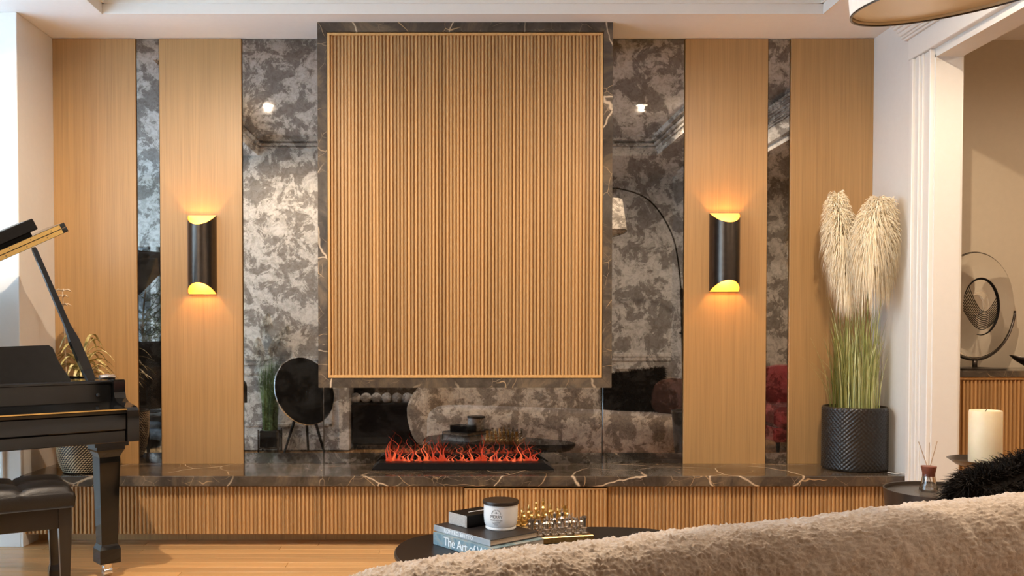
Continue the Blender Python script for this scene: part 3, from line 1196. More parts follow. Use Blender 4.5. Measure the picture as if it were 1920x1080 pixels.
def cushion(name, label, c, sx, sy, sz, rot, mat, cat='cushion', pinch=.25, fur=0, furlen=.03, furmat=None, n=26):
    """square pillow standing on edge: local x width, z height, y thickness"""
    t = thing(name, label, cat, c, 0)
    rm = Euler(rot).to_matrix()
    vs, nr = [], []
    for side in (-1, 1):
        for j in range(n + 1):
            for i in range(n + 1):
                u, v = -1 + 2 * i / n, -1 + 2 * j / n
                r = max(0, (1 - u ** 4) * (1 - v ** 4)) ** .5
                px = u * (1 - .10 * pinch * (1 - v * v))
                pz = v * (1 - .10 * pinch * (1 - u * u))
                if pinch > 2:                     # round cushion
                    px, pz = u * math.sqrt(1 - v * v * .46), v * math.sqrt(1 - u * u * .46)
                vs.append(rm @ Vector((px * sx, side * sy * r, pz * sz)))
                nr.append(rm @ Vector((u * .7 * abs(u) ** 3, side * (r + .05), v * .7 * abs(v) ** 3)).normalized())
    fs = []
    o = (n + 1) ** 2
    for j in range(n):
        for i in range(n):
            a = j * (n + 1) + i
            fs.append((a, a + 1, a + n + 2, a + n + 1))
            fs.append((o + a + n + 1, o + a + n + 2, o + a + 1, o + a))
    body = MB().add(vs, fs).build('cover', mat, t, 'all')
    if fur:
        m = MB()
        for _ in range(fur):
            k = R.randrange(len(vs))
            P, N = vs[k], nr[k]
            P = P + Vector((R.uniform(-1, 1), R.uniform(-1, 1), R.uniform(-1, 1))) * (sx / n)
            dr = (N + Vector((R.uniform(-.6, .6), R.uniform(-.6, .6), R.uniform(-.8, .4)))).normalized()
            L = furlen * R.uniform(.6, 1.3)
            sd = dr.cross(Vector((R.uniform(-1, 1), R.uniform(-1, 1), R.uniform(-1, 1)))).normalized()
            e = P + dr * L
            m.strip([P, P + dr * L * .55, e - Vector((0, 0, L * .25))], [.0032, .0024, .0004], sd)
        stuff(m.build('fur', furmat or mat, t))
    return t


M['fur'] = plain('black_fur', (.010, .0075, .006), .8, 0, .5, 90, Specular_IOR_Level=.15)
cushion('fur_cushion', 'shaggy black fur cushion leaning on the sofa back', W(1.545, 2.465, .592), .25, .085, .165, (.30, math.radians(-8), math.radians(25)), M['fur'], fur=30000, furlen=.042)
M['brownvelvet'] = plain('brown_velvet', (.085, .028, .015), .6, 0, .25, 14, **{'Sheen_Weight': .1, 'Specular_IOR_Level': .2})
cushion('brown_cushion', 'rounded chestnut brown velvet cushion on the sofa seat', W(1.83, 2.70, .560), .21, .10, .165, (.3, 0, math.radians(42)), M['brownvelvet'], pinch=2.5)

# ------------------------------------------------------------------- drum side table and diffuser
DT = (1.848, 3.39)
DZ = .512
t = thing('drum_table', 'round dark bronze drum side table holding the reed diffuser', 'table', W(DT[0], DT[1], 0), 0)
MB().lathe([(0, 0), (.15, 0), (.16, .01), (.185, .25), (.204, DZ - .02), (.207, DZ), (.201, DZ), (.198, DZ - .012), (0, DZ - .012)], 64, cap=False).build('drum', plain('drum_bronze', (.055, .044, .036), .32, .55, .15), t, True)
MB().lathe([(.198, DZ - .0125), (.0, DZ - .0115)], 64, cap=False).build('tray_top', plain('tray_bronze', (.10, .085, .068), .42, .4, .2), t, True)
dp = ptz(1741, 921, DZ - .012)
t = thing('reed_diffuser', 'clear glass reed diffuser with red-brown wooden collar on the drum table', 'diffuser', dp, 0)
MB().lathe([(0, 0), (.033, 0), (.034, .004), (.032, .012), (.026, .035), (.0225, .058), (.022, .075), (.018, .075), (.0185, .058), (.022, .035), (.028, .012), (.027, .007), (0, .006)], 32, cap=False).build('bottle', M['glass'], t, True)
MB().lathe([(.0, .058), (.021, .058), (.0235, .075), (.0275, .092), (.0275, .096), (0, .0965)], 32, cap=False).build('collar', plain('redbrown_wood', (.20, .055, .030), .35, 0, .3, 60), t, True)
M['reed'] = plain('rattan_reed', (.45, .31, .19), .7)
for dx, dy, h_ in ((-.038, .004, .188), (-.002, -.006, .186), (.033, .004, .190)):
    MB().tube([(dx * -.35, 0, .012), (dx * .12, 0, .09), (dx, dy, h_)], .0015, 6).build('reed', M['reed'], t)

# candle on its pedestal
dc = 3.6
pc = pt(1847, 862, dc)
t = thing('candle_stand', 'dark round pedestal stand with shallow plate holding the pillar candle', 'candle stand', (pc.x, pc.y, 0), 0)
MB().lathe([(0, 0), (.11, 0), (.11, .012), (.02, .022), (.012, .05), (.012, pc.z - .06), (.03, pc.z - .035), (.0, pc.z - .034)], 32, cap=False).build('stem', M['bronze'], t, True)
MB().lathe([(0, pc.z - .036), (.05, pc.z - .034), (.105, pc.z - .020), (.136, pc.z + .002), (.133, pc.z + .003), (.10, pc.z - .008), (0, pc.z - .010)], 48, cap=False).build('plate', M['bronze'], t, True)
t = thing('pillar_candle', 'thick cream pillar candle standing on the dark plate', 'candle', (pc.x, pc.y, pc.z - .010), 0)
t_ = NT('cream_wax')
t_.set(Base_Color=(.82, .70, .46), Roughness=.5)
t_.b.inputs['Subsurface Weight'].default_value = .35
t_.b.inputs['Subsurface Radius'].default_value = (.05, .03, .01)
t_.b.inputs['Subsurface Scale'].default_value = .4
v_ = t_.coords()
t_.color(t_.ramp(t_.noise(v_, 14, 3), [(.3, (.80, .68, .45)), (.7, (.86, .76, .54))]))
MB().lathe([(0, 0), (.0585, 0), (.060, .004), (.0595, .2), (.058, .207), (.05, .2035), (0, .201)], 48, cap=False).build('wax', t_.m, t, True)
MB().tube([(0, 0, .199), (.001, 0, .207), (.005, 0, .211)], .0013, 6).build('wick', M['ink'], t)

# =================================================================== PAMPAS POT
pc = pt(1602, 820, 4.865)
PR = .1650
t = thing('pampas_plant', 'tall grass with fluffy cream pampas plumes in a black dimpled pot', 'potted plant', (pc.x, pc.y, BZ), 0)
PH = .337
nu, nv = 300, 84
rings = []
NA, NR_ = 44, 30
prof = [(0, 0, 0)]
for j in range(nv + 1):
    z = PH * j / nv
    row = []
    for i in range(nu):
        a = 2 * PI * i / nu
        u = a / (2 * PI) * NA
        w = z / PH * NR_ * .5
        best = 9
        for oy in (0, .5):
            fy = w - oy
            k = math.floor(fy + .5)
            fx = u - (oy)
            l = math.floor(fx + .5)
            dd = ((fx - l) ** 2 * 1.0 + (fy - k) ** 2 * .95)
            best = min(best, dd)
        dome = max(0, 1 - best / .21)
        edge = min(1, min(z, PH - z) / .012)
        r = PR - .0045 + .0062 * (dome ** .8) * edge
        if j == 0:
            r = PR - .012
        row.append((r * math.cos(a), r * math.sin(a), z))
    rings.append(row)
rings.append([(.93 * PR * math.cos(2 * PI * i / nu), .93 * PR * math.sin(2 * PI * i / nu), PH) for i in range(nu)])
rings.append([(.92 * PR * math.cos(2 * PI * i / nu), .92 * PR * math.sin(2 * PI * i / nu), PH - .045) for i in range(nu)])
MB().rings(rings).build('pot', plain('black_dimpled_ceramic', (.020, .017, .0145), .30, .1, .15), t, 'all')
t_ = NT('grass_blade')
t_.set(Roughness=.5)
v_ = t_.coords((85, 85, 2.5))
t_.color(t_.ramp(t_.noise(v_, 1.0, 2), [(.3, (.13, .15, .03)), (.48, (.36, .38, .12)), (.68, (.66, .64, .33))]))
M['grass'] = t_.m
t_ = NT('pampas_plume')
t_.set(Roughness=.9)
v_ = t_.coords()
t_.color(t_.ramp(t_.noise(v_, 45, 2), [(.3, (.82, .69, .47)), (.7, (.97, .89, .71))]))
M['plume'] = t_.m


def grass(n, r0, zb, h0, h1, spread, wd, wander=.06, xmax=.165):
    m = MB()
    for _ in range(n):
        a = R.uniform(0, 2 * PI)
        r = r0 * math.sqrt(R.random())
        b = Vector((r * math.cos(a), r * math.sin(a), zb))
        h_ = R.uniform(h0, h1)
        out = Vector((math.cos(a), math.sin(a), 0))
        sp = R.uniform(-.15, 1) * spread
        wv = Vector((R.uniform(-1, 1), R.uniform(-1, 1), 0)) * wander
        pts_ = []
        for k in range(6):
            s = k / 5
            p = b + out * sp * s * s + wv * s * s + Vector((0, 0, h_ * (s - .12 * s * s * s)))
            p.x = min(p.x, xmax - .01)
            p.y = min(p.y, .17)
            pts_.append(p)
        sd = Vector((math.cos(a + R.uniform(-1.4, 1.4)), math.sin(a + 1.2), 0)).normalized()
        if abs(sd.x) < .4:
            sd = Vector((1, .3, 0)).normalized()
        m.strip(pts_, [wd, wd, wd * .9, wd * .7, wd * .45, .0004], sd)
    return m


stuff(grass(210, .115, PH - .05, .45, .74, .05, .0066, .055).build('grass_blades', M['grass'], t))
stuff(grass(70, .13, PH - .05, .25, .50, .14, .0032, .07).build('thin_blades', M['grass'], t))
MB().lathe([(PR * .92, PH - .045), (0, PH - .04)], 32, cap=False).build('soil', plain('soil', (.02, .014, .008), .9), t)


def plume(tip, base, root, dep, droop, wid, nfib, name='plume'):
    """tip/base in photo pixels at distance dep"""
    A = pt(*tip, dep) - Vector(t.location)
    B = pt(*base, dep) - Vector(t.location)
    rt = Vector(root)
    mid = (A + B) / 2 + Vector((0, 0, 0))
    ax = crom([rt, (rt + B) / 2 + Vector((0, 0, .05)), B, mid, A], 8)
    st = MB().tube(ax, [.0028] * (len(ax) - 6) + [.0016] * 6, 6)
    pl = MB()
    for _ in range(nfib):
        s = R.random() ** .9                       # 0 tip .. 1 base
        P = A.lerp(B, s)
        ang = R.uniform(0, 2 * PI)
        env = (math.sin(PI * min(1, .10 + s * .80)) ** .75) * wid
        out = Vector((math.cos(ang), .62 * math.sin(ang), 0))
        L = env * R.uniform(.75, 1.15)
        drp = droop * R.uniform(.5, 1.2) * (.35 + s)
        up = .045 * (1 - s)
        pts_ = []
        for k in range(6):
            u = k / 5
            pts_.append(P + out * L * (1 - (1 - u) ** 1.8) + Vector((0, 0, up * u * 2 * (1 - .4 * u) - drp * u * u * 1.2)) + Vector((R.uniform(-.002, .002), 0, 0)))
        for p in pts_:
            p.x = min(p.x, XR - .012 - t.location.x)
            p.y = min(p.y, -.02 - t.location.y)
        pl.strip(pts_, [.0022, .0034, .0036, .0032, .0022, .0004], Vector((R.uniform(-.6, .6), R.uniform(-.3, .3), 1)).normalized().cross(out).normalized() if R.random() < .5 else Vector((0, 0, 1)))
    st.build('stem', M['grass'], t)
    return pl.build(name, M['plume'], t)


plume((1567, 368), (1592, 530), (-.05, 0, PH - .04), 4.80, .13, .105, 3400)
plume((1648, 376), (1630, 490), (.03, -.05, PH - .04), 4.69, .17, .125, 3600)
plume((1668, 380), (1658, 515), (.07, -.02, PH - .04), 4.73, .11, .075, 1800)
# cord at the end of the ledge
c0 = [W(2.27, 4.70, BZ + .0045), W(2.295, 4.66, BZ + .0045), W(2.318, 4.63, BZ + .012), W(2.332, 4.607, BZ - .01), W(2.325, 4.600, BZ - .07), W(2.31, 4.598, BZ - .11), W(2.30, 4.598, .1), W(2.31, 4.55, .004)]
tag(MB().tube(crom(c0, 6), .0032, 8).build('power_cord', plain('white_cord', (.62, .58, .52), .5), None, 'all'), 'pale power cord hanging over the end of the marble ledge', 'cord')

# =================================================================== WOVEN POT PLANT
PX, PD = -1.935, 4.775
t = thing('woven_pot_plant', 'arching yellow-green leafed plant in a black and gold woven pot', 'potted plant', W(PX, PD, BZ), 0)
prf = [(.100, 0), (.112, .015), (.128, .06), (.138, .12), (.143, .19), (.143, .275), (.134, .275), (.134, .235)]
MB().lathe([(0, 0)] + prf, 48, cap=False).build('pot', plain('woven_black', (.010, .008, .006), .45), t, True)


def prad(z):
    for (r0, z0), (r1, z1) in zip(prf[:6], prf[1:6]):
        if z0 <= z <= z1:
            return r0 + (r1 - r0) * (z - z0) / max(1e-6, z1 - z0)
    return .143


m = MB()
nw, nr_ = 50, 25
for j in range(nr_):
    z = .010 + .262 * j / nr_
    for i in range(nw):
        a = 2 * PI * (i + .5 * (j % 2) + j * .12) / nw
        r = prad(z)
        ta = Vector((-math.sin(a), math.cos(a), 0))
        no = Vector((math.cos(a), math.sin(a), 0))
        up = (Vector((0, 0, 1)) * .45 + ta).normalized()
        sd = no.cross(up)
        P = no * r + Vector((0, 0, z))
        L, wv = .0066, .0025
        q4 = [P - up * L - sd * wv, P + up * L - sd * wv, P + up * L + sd * wv, P - up * L + sd * wv]
        t4 = [p + no * .003 - (p - P) * .25 for p in q4]
        m.add(q4 + t4, [(4, 5, 6, 7), (0, 1, 5, 4), (1, 2, 6, 5), (2, 3, 7, 6), (3, 0, 4, 7)])
stuff(m.build('weave', plain('woven_straw', (.62, .50, .32), .5, .2, .2), t))
t_ = NT('variegated_leaf')
t_.set(Roughness=.45)
v_ = t_.coords()
t_.color(t_.ramp(t_.noise(v_, 40, 2), [(.35, (.22, .19, .05)), (.52, (.52, .42, .15)), (.68, (.80, .68, .38))]))
M['vleaf'] = t_.m
MB().lathe([(.134, .24), (0, .245)], 32, cap=False).build('soil', plain('pot_soil', (.02, .014, .008), .9), t)
for i in range(58):
    a = 2 * PI * i / 58 * 5.17 + R.uniform(-.2, .2)
    out = Vector((math.cos(a), math.sin(a), 0))
    L = R.uniform(.10, .20)
    lift = R.uniform(.09, .36)
    hz = R.uniform(.06, .17)
    base = out * R.uniform(.0, .02) + Vector((-.01, 0, .24 + lift))
    pts_, ws = [], []
    for k in range(9):
        s = k / 8
        p = base + out * L * (s ** 1.15) + Vector((0, 0, hz * (2.9 * s - 2.55 * s * s)))
        p.y = min(p.y, .22)
        p.x = max(p.x, XL - PX + .02)
        pts_.append(p)
        ws.append(max(.001, .020 * math.sin(PI * min(1, .12 + s * .86)) ** .7))
    sd = out.cross(Vector((0, 0, 1))).normalized()
    mm = MB()
    vs = []
    for p, w_ in zip(pts_, ws):
        vs += [p - sd * w_ / 2, p - Vector((0, 0, w_ * .22)), p + sd * w_ / 2]
    fs = []
    for k in range(8):
        fs += [(3 * k, 3 * k + 1, 3 * k + 4, 3 * k + 3), (3 * k + 1, 3 * k + 2, 3 * k + 5, 3 * k + 4)]
    mm.add(vs, fs).build('leaf', M['vleaf'], t, 'all')
MB().tube([(-.01, 0, .23), (-.012, .0, .40), (-.01, 0, .52)], [.012, .010, .005], 8).build('stalk', M['vleaf'], t, 'all')
# dried twig with whorls rising from the same pot
m = MB()
tw = pt(118, 545, PD) - Vector(t.location)
m.tube(crom([(tw.x * .4, 0, .24), (tw.x * .8, 0, .42), (tw.x, 0, tw.z - .05), (tw.x, 0, tw.z)], 5), .0034, 6)
for dz, rad, k0 in ((0, .045, .0), (-.075, .04, .4), (-.03, .028, .8)):
    for k in range(6):
        a = k0 + 2 * PI * k / 6
        o3 = Vector((math.cos(a), math.sin(a), 0))
        b3 = Vector((tw.x, 0, tw.z + dz))
        m.tube([b3, b3 + o3 * rad * .6 + Vector((0, 0, .006)), b3 + o3 * rad + Vector((0, 0, -.004))], [.0028, .0045, .002], 5)
m.build('dried_twig', plain('pale_twig', (.60, .44, .28), .7), t, 'all')

# =================================================================== GRAND PIANO
PT = math.radians(40)
PC = W(-1.379, 4.0, 0)
KW = 1.45
ZK, ZA, ZR = .623, .776, .885
piano = thing('grand_piano', 'glossy black grand piano with raised lid and propped brass-hinged flap', 'piano', PC, PT)
LQ = M['lacquer']
out_ = crom([(0, .50, 0), (-.015, .62, 0), (-.10, .77, 0), (-.26, .87, 0), (-.42, 1.0, 0), (-.52, 1.14, 0), (-.64, 1.27, 0), (-.85, 1.39, 0), (-1.12, 1.42, 0), (-1.34, 1.38, 0), (-KW, 1.24, 0)], 6)
outer = [Vector((0, .20, 0))] + out_ + [Vector((-KW, .20, 0))]


def inset2(poly, d):
    c = sum(poly, Vector()) / len(poly)
    n = len(poly)
    o = []
    for i, p in enumerate(poly):
        a, b = poly[i - 1], poly[(i + 1) % n]
        e = (b - a).normalized()
        nn = Vector((-e.y, e.x, 0))
        if nn.dot(c - p) < 0:
            nn = -nn
        o.append(p + nn * d)
    return o


inner = inset2(outer, .045)
m = MB()
n = len(outer)
rg = [[(p.x, p.y, ZK + .03) for p in inner], [(p.x, p.y, ZK) for p in outer], [(p.x, p.y, ZR - .004) for p in outer], [(p.x * .999, p.y, ZR) for p in inset2(outer, .004)], [(p.x, p.y, ZR) for p in inner], [(p.x, p.y, ZK + .03) for p in inner]]
m.rings(rg, True, True)
m.build('rim', LQ, piano)
MB().prism([(p.x, p.y) for p in inset2(outer, .06) if p.y > .45], ZR - .10, ZR - .09).build('iron_plate', M['goldplate'], piano)
# arms (cheeks)
for sx in (0, -KW + .052):
    pr = [(.0, ZK), (.0, ZA - .045), (.006, ZA - .018), (.022, ZA - .004), (.045, ZA), (.12, ZA + .012), (.155, ZA + .03), (.165, ZA + .055), (.166, ZR), (.26, ZR), (.26, ZK)]
    m = MB()
    a, b = sx - .052, sx
    nn = len(pr)
    m.add([(a, y, z) for y, z in pr] + [(b, y, z) for y, z in pr], [tuple(range(nn)), tuple(reversed(range(nn, 2 * nn)))] + [(i, nn + i, nn + (i + 1) % nn, (i + 1) % nn) for i in range(nn)])
    m.build('arm', LQ, piano)
# keybed, slip, lid
xa, xb = -KW + .053, -.053
MB().box(xa, xb, .016, .24, ZK - .002, ZK + .05, .003).build('keybed', LQ, piano)
MB().box(xa, xb, .010, .035, ZK + .052, ZA - .030, .004).build('key_slip', LQ, piano)
kl = [(.006, ZA - .028), (.004, ZA - .016), (.012, ZA - .008), (.16, ZA + .012), (.175, ZA + .004), (.17, ZA - .026)]
m = MB()
nn = len(kl)
m.add([(xa, y, z) for y, z in kl] + [(xb, y, z) for y, z in kl], [tuple(range(nn)), tuple(reversed(range(nn, 2 * nn)))] + [(i, nn + i, nn + (i + 1) % nn, (i + 1) % nn) for i in range(nn)])
kld = m.build('key_lid', LQ, piano)
MB().box(xa, xb, .0015, .009, ZA - .013, ZA - .0075).build('brass_hinge', M['brass'], kld)
MB().box(xa, xb, .19, .22, ZK + .05, ZR - .012, .003).build('nameboard', LQ, piano)
MB().box(-KW + .05, -.046, .185, .46, ZR - .016, ZR - .002, .003).build('music_shelf', LQ, piano)
MB().lathe([(0, -.007), (.007, -.006), (.008, 0), (.007, .006), (0, .007)], 14, (-.115, .187, ZA + .045)).build('lock_knob', M['blackplastic'], piano, True)
# music desk
m = MB()
mz0, mz1 = ZR - .002, 1.045
xr, xl = -.255, -1.195
pl = []
for s_ in (1, -1):
    c_ = (xr + xl) / 2
    hw = (xr - xl) / 2
    seg = [(hw + .06, mz0), (hw + .055, mz0 + .012), (hw + .035, mz0 + .045), (hw + .012, mz0 + .09), (hw, mz1 - .03), (hw - .006, mz1 - .012), (hw - .022, mz1)]
    if s_ > 0:
        pl += [(c_ + u, z) for u, z in seg]
        pl += [(c_ + hw * .5, mz1 - .006), (c_, mz1 - .012), (c_ - hw * .5, mz1 - .006)]
    else:
        pl += [(c_ - u, z) for u, z in reversed(seg)]


def lean(y0):
    return [(x, y0 + (z - mz0) * .30, z) for x, z in pl]


nn = len(pl)
m.add(lean(.30) + lean(.316), [tuple(range(nn)), tuple(reversed(range(nn, 2 * nn)))] + [(i, nn + i, nn + (i + 1) % nn, (i + 1) % nn) for i in range(nn)])
m.build('music_desk', M['satinblack'], piano)
# lid
PHI = math.radians(27.6)
rotm = Matrix.Translation((-KW, 0, ZR + .012)) @ Matrix.Rotation(-PHI, 4, 'Y') @ Matrix.Translation((KW, 0, 0))
lo_ = [Vector((.012, .45, 0))] + [Vector((p.x + .012, p.y + .012, 0)) for p in out_] + [Vector((-KW - .005, .45, 0))]
lid = MB().prism([(p.x, p.y) for p in lo_], .0, .022, lambda v: rotm @ v).build('lid', LQ, piano)
flap = [Vector((.012, .452, 0)), Vector((.012, .70, 0)), Vector((-KW, .70, 0)), Vector((-KW, .452, 0))]
MB().prism([(p.x, p.y) for p in flap], .0235, .044, lambda v: rotm @ v).build('front_flap', LQ, piano)
hg = MB()
for z0_, z1_ in ((.002, .0205), (.0245, .042)):
    q_ = MB().box(-KW + .02, -.014, .4465, .4505, z0_, z1_)
    q_.v = [tuple(rotm @ Vector(v)) for v in q_.v]
    hg.add(q_.v, q_.f)
hgo = hg.build('lid_hinge', M['brass'], piano)
m = MB()
for i in range(14):
    for zc in (.011, .033):
        q_ = MB().lathe([(0, .0), (.0024, .0), (.0024, .0012), (0, .0015)], 8)
        q_.v = [tuple(rotm @ Vector((-.09 - i * .1 + (.03 if zc > .02 else 0) + v[0], .4465 - v[2], zc + v[1]))) for v in q_.v]
        m.add(q_.v, q_.f)
m.build('screws', M['bronze'], hgo)
# second (inner desk) flap edge resting over the lid, stopping short of the tip
q_ = MB().box(-KW + .06, -.10, .470, .74, .062, .115, .004).box(-KW + .1, -.13, .50, .70, .043, .064)
q_.v = [tuple(rotm @ Vector(v)) for v in q_.v]
q_.build('folded_flap_rail', M['satinblack'], piano)
# prop
pb = Vector((-.119, .262, ZR - .004))
ptop = rotm @ Vector((-.165, .452, -.004))
m = MB()
dirp = (ptop - pb)
sdv = Vector((1, 0, 0))
dn = dirp.normalized()
s1 = (sdv - dn * sdv.dot(dn)).normalized()
s2 = dn.cross(s1)
rg = []
for s_, w_ in ((0, .017), (.08, .021), (.30, .021), (.36, .016), (.42, .0125), (.98, .0105), (1.0, .008)):
    c_ = pb + dirp * s_
    rg.append([c_ + s1 * w_ + s2 * w_ * .7, c_ - s1 * w_ + s2 * w_ * .7, c_ - s1 * w_ - s2 * w_ * .7, c_ + s1 * w_ - s2 * w_ * .7])
m.rings([[tuple(p) for p in r] for r in rg])
m.build('lid_prop', LQ, piano)
m = MB()
m.tube([(pb.x + .03, pb.y - .02, ZR + .012), (pb.x + .06, pb.y - .02, ZR + .016), (pb.x + .10, pb.y - .01, ZR + .012)], .012, 10)
m.build('prop_fitting', M['chrome'], piano, True)
MB().box(-.05, -.001, .17, .26, ZR, ZR + .003, .001).build('corner_block', LQ, piano)


def piano_leg(x, y):
    def sq(w, z):
        return [(x - w, y - w, z), (x + w, y - w, z), (x + w, y + w, z), (x - w, y + w, z)]
    m = MB()
    m.rings([sq(.034, .062), sq(.046, .066), sq(.046, .128), sq(.040, .142), sq(.036, .150), sq(.0455, .52), sq(.0455, .545), sq(.056, .568), sq(.062, .578), sq(.062, .592), sq(.075, .594), sq(.075, ZK + .002)])
    l = m.build('leg', LQ, piano)
    MB().tube([(x - .017, y + .004, .022), (x + .017, y + .004, .022)], .022, 16).build('caster', M['chrome'], l, True)
    MB().tube([(x, y, .064), (x, y, .035)], [.026, .016], 14).box(x - .021, x + .021, y - .012, y + .012, .03, .055, .004).build('caster_fork', M['chrome'], l, True)
    return l


piano_leg(-.085, .175)
piano_leg(-KW + .1, .175)
piano_leg(-.92, 1.18)
# pedal lyre
m = MB()
m.box(-.80, -.62, .30, .38, .09, .15, .006).tube([(-.76, .34, .15), (-.75, .34, ZK)], .012, 8).tube([(-.66, .34, .15), (-.67, .34, ZK)], .012, 8)
m.build('pedal_lyre', LQ, piano)
for k in range(3):
    MB().box(-.765 + k * .047, -.745 + k * .047, .20, .31, .07, .078, .003).build('pedal', M['brass'], piano)

# ------------------------------------------------------------------- piano stool
SA = math.radians(31)
st = thing('piano_stool', 'black tufted leather piano bench with tapered legs', 'stool', W(-1.5, 3.59, 0), SA)
SWd, SDp = .76, .37
ZS0, ZS1 = .408, .500
nx, ny = 64, 32
m = MB()
top, fs = [], []
for j in range(ny + 1):
    for i in range(nx + 1):
        u, v = i / nx, j / ny
        x, y = -SWd + SWd * u, SDp * v
        eu = min(u, 1 - u) * SWd
        ev = min(v, 1 - v) * SDp
        rnd = .028
        ed = min(eu, ev)
        rz = math.sqrt(max(0, 1 - (1 - min(1, ed / rnd)) ** 2))
        cu, cv = (u * 4) % 1, (v * 2) % 1
        puff = (abs(math.sin(PI * cu)) * abs(math.sin(PI * cv))) ** .35
        top.append((x, y, ZS1 - .030 + .012 * rz + .022 * puff * min(1, rz + .2)))
m.add(top, [(j * (nx + 1) + i, j * (nx + 1) + i + 1, (j + 1) * (nx + 1) + i + 1, (j + 1) * (nx + 1) + i) for j in range(ny) for i in range(nx)])
bd = [i for i in range(nx + 1)] + [(j * (nx + 1) + nx) for j in range(1, ny + 1)] + [(ny * (nx + 1) + i) for i in range(nx - 1, -1, -1)] + [j * (nx + 1) for j in range(ny - 1, 0, -1)]
nb = len(bd)
ringb = []
for z_, g_ in ((ZS1 - .035, .004), (ZS1 - .05, .006), (ZS0 + .012, .004), (ZS0, 0.0)):
    rr = []
    for b_ in bd:
        x, y, z = top[b_]
        dx = 1 if x > -1e-4 else (-1 if x < -SWd + 1e-4 else 0)
        dy = 1 if y > SDp - 1e-4 else (-1 if y < 1e-4 else 0)
        seam = 0
        uu, vv = (x + SWd) / SWd * 4, y / SDp * 2
        if dy and abs(uu - round(uu)) < .03 and 0 < round(uu) < 4:
            seam = .004
        rr.append((x + dx * (g_ - seam), y + dy * (g_ - seam), z_))
    ringb.append(rr)
b0 = len(m.v)
m.add([top[b_] for b_ in bd] + [p for r in ringb for p in r], [])
for q_ in range(4):
    for i in range(nb):
        k = (i + 1) % nb
        m.f.append((b0 + q_ * nb + k, b0 + q_ * nb + i, b0 + (q_ + 1) * nb + i, b0 + (q_ + 1) * nb + k))
m.f.append(tuple(b0 + 4 * nb + i for i in range(nb)))
m.build('cushion', M['leather'], st, 'all')
LS = plain('dark_stool_lacquer', (.012, .009, .008), .16, 0, .15)
MB().box(-SWd + .02, -.02, .02, .04, .325, ZS0 + .002, .002).box(-SWd + .02, -.02, SDp - .04, SDp - .02, .325, ZS0 + .002, .002).box(-.04, -.02, .04, SDp - .04, .325, ZS0 + .002, .002).box(-SWd + .02, -SWd + .04, .04, SDp - .04, .325, ZS0 + .002, .002).build('apron', LS, st)
for x in (-.031, -SWd + .031):
    for y in (.031, SDp - .031):
        def sq(w, z):
            return [(x - w, y - w, z), (x + w, y - w, z), (x + w, y + w, z), (x - w, y + w, z)]
        MB().rings([sq(.017, 0), sq(.0235, .004), sq(.0235, .085), sq(.0175, .11), sq(.017, .12), sq(.024, .335), sq(.024, ZS0 + .001)]).build('leg', LS, st)

# =================================================================== SIDE ROOM: fluted sideboard, glass sculpture, bowl
D_SB = 4.66
zt = pt(1850, 695, D_SB).z
sx0, sx1 = JX + .03, JX + 1.55
t = thing('sideboard', 'tall fluted oak sideboard with dark top in the adjoining room', 'sideboard', ((sx0 + sx1) / 2, D_SB - D, 0), 0, None, True)
yf = D_SB - D
MB().box(sx0, sx1, yf - .008, .028, zt - .034, zt, .003).build('top', M['marble'], t)
MB().box(sx0, sx1, yf + .02, .025, .0, zt - .033).build('body', M['oakback'], t)
MB().box(sx0, sx1, yf + .002, yf + .03, zt - .046, zt - .034).build('top_rail', M['oakframe'], t)
sm = slat_mesh(zt - .05 - .08, .0128, SD)
for i in range(int((sx1 - sx0) / .0203)):
    o = link('slat', sm, t)
    o.location = Vector((sx0 + .0103 + i * .0203, yf + .0205, .08)) - t.location
# glass disc sculpture
gd = 4.86
gc = pt(1829, 572, gd)
t = thing('glass_sculpture', 'clear glass disc sculpture with swirling black lines on a dark cradle', 'sculpture', (gc.x, gc.y, zt), 0)
GR = .285
zc_ = gc.z - zt
yaw = math.radians(20)
gm = Matrix.Translation((0, 0, zc_)) @ Matrix.Rotation(yaw, 4, 'Z') @ Matrix.Rotation(PI / 2, 4, 'X')
prf = [(.055, -.006), (.075, -.020), (.14, -.030), (.20, -.022), (GR - .01, -.006), (GR, 0), (GR - .01, .006), (.20, .022), (.14, .030), (.075, .020), (.055, .006), (.055, -.006)]
g_ = MB().lathe(prf, 72, cap=False)
g_.xf(gm).build('glass_disc', M['artglass'], t, 'all')
m = MB()
path = []
for k in range(60):
    a = -2.4 + 4.6 * k / 59
    path.append(gm @ Vector((.128 * math.cos(a + .6), .150 * math.sin(a + .6) - .01, .033)))
m.tube(path, [.0015 + .006 * math.sin(PI * k / 59) for k in range(60)], 8)
for j in range(11):
    pth = []
    for k in range(24):
        s = k / 23
        a0_ = -1.25 * PI + j * .10
        a1_ = .12 * PI - j * .105
        p0 = Vector((.128 * math.cos(a0_), .140 * math.sin(a0_), 0))
        p1 = Vector((.128 * math.cos(a1_), .140 * math.sin(a1_), 0))
        q = p0.lerp(p1, s) + Vector((0, -.11 + j * .004, 0)) * math.sin(PI * s)
        pth.append(gm @ Vector((q.x, q.y, .0345)))
    m.tube(pth, .0021, 5)
m.build('black_swirl', M['satinblack'], t, 'all')
m = MB()
path = []
for k in range(40):
    a = PI + .20 + (PI - .30) * k / 39
    path.append(gm @ Vector(((GR + .008) * math.cos(a), (GR + .008) * math.sin(a), 0)))
m.tube(path, .0065, 8)
m.build('cradle', M['bronze'], t, 'all')
MB().tube([(0, 0, .005), (0, 0, zc_ - GR - .004)], .013, 12).build('stem', M['bronze'], t, 'all')
MB().lathe([(0, 0), (.15, 0), (.15, .006), (.02, .012), (0, .012)], 40, cap=False).build('base', M['bronze'], t, True)
bw = pt(1946, 690, 4.86)
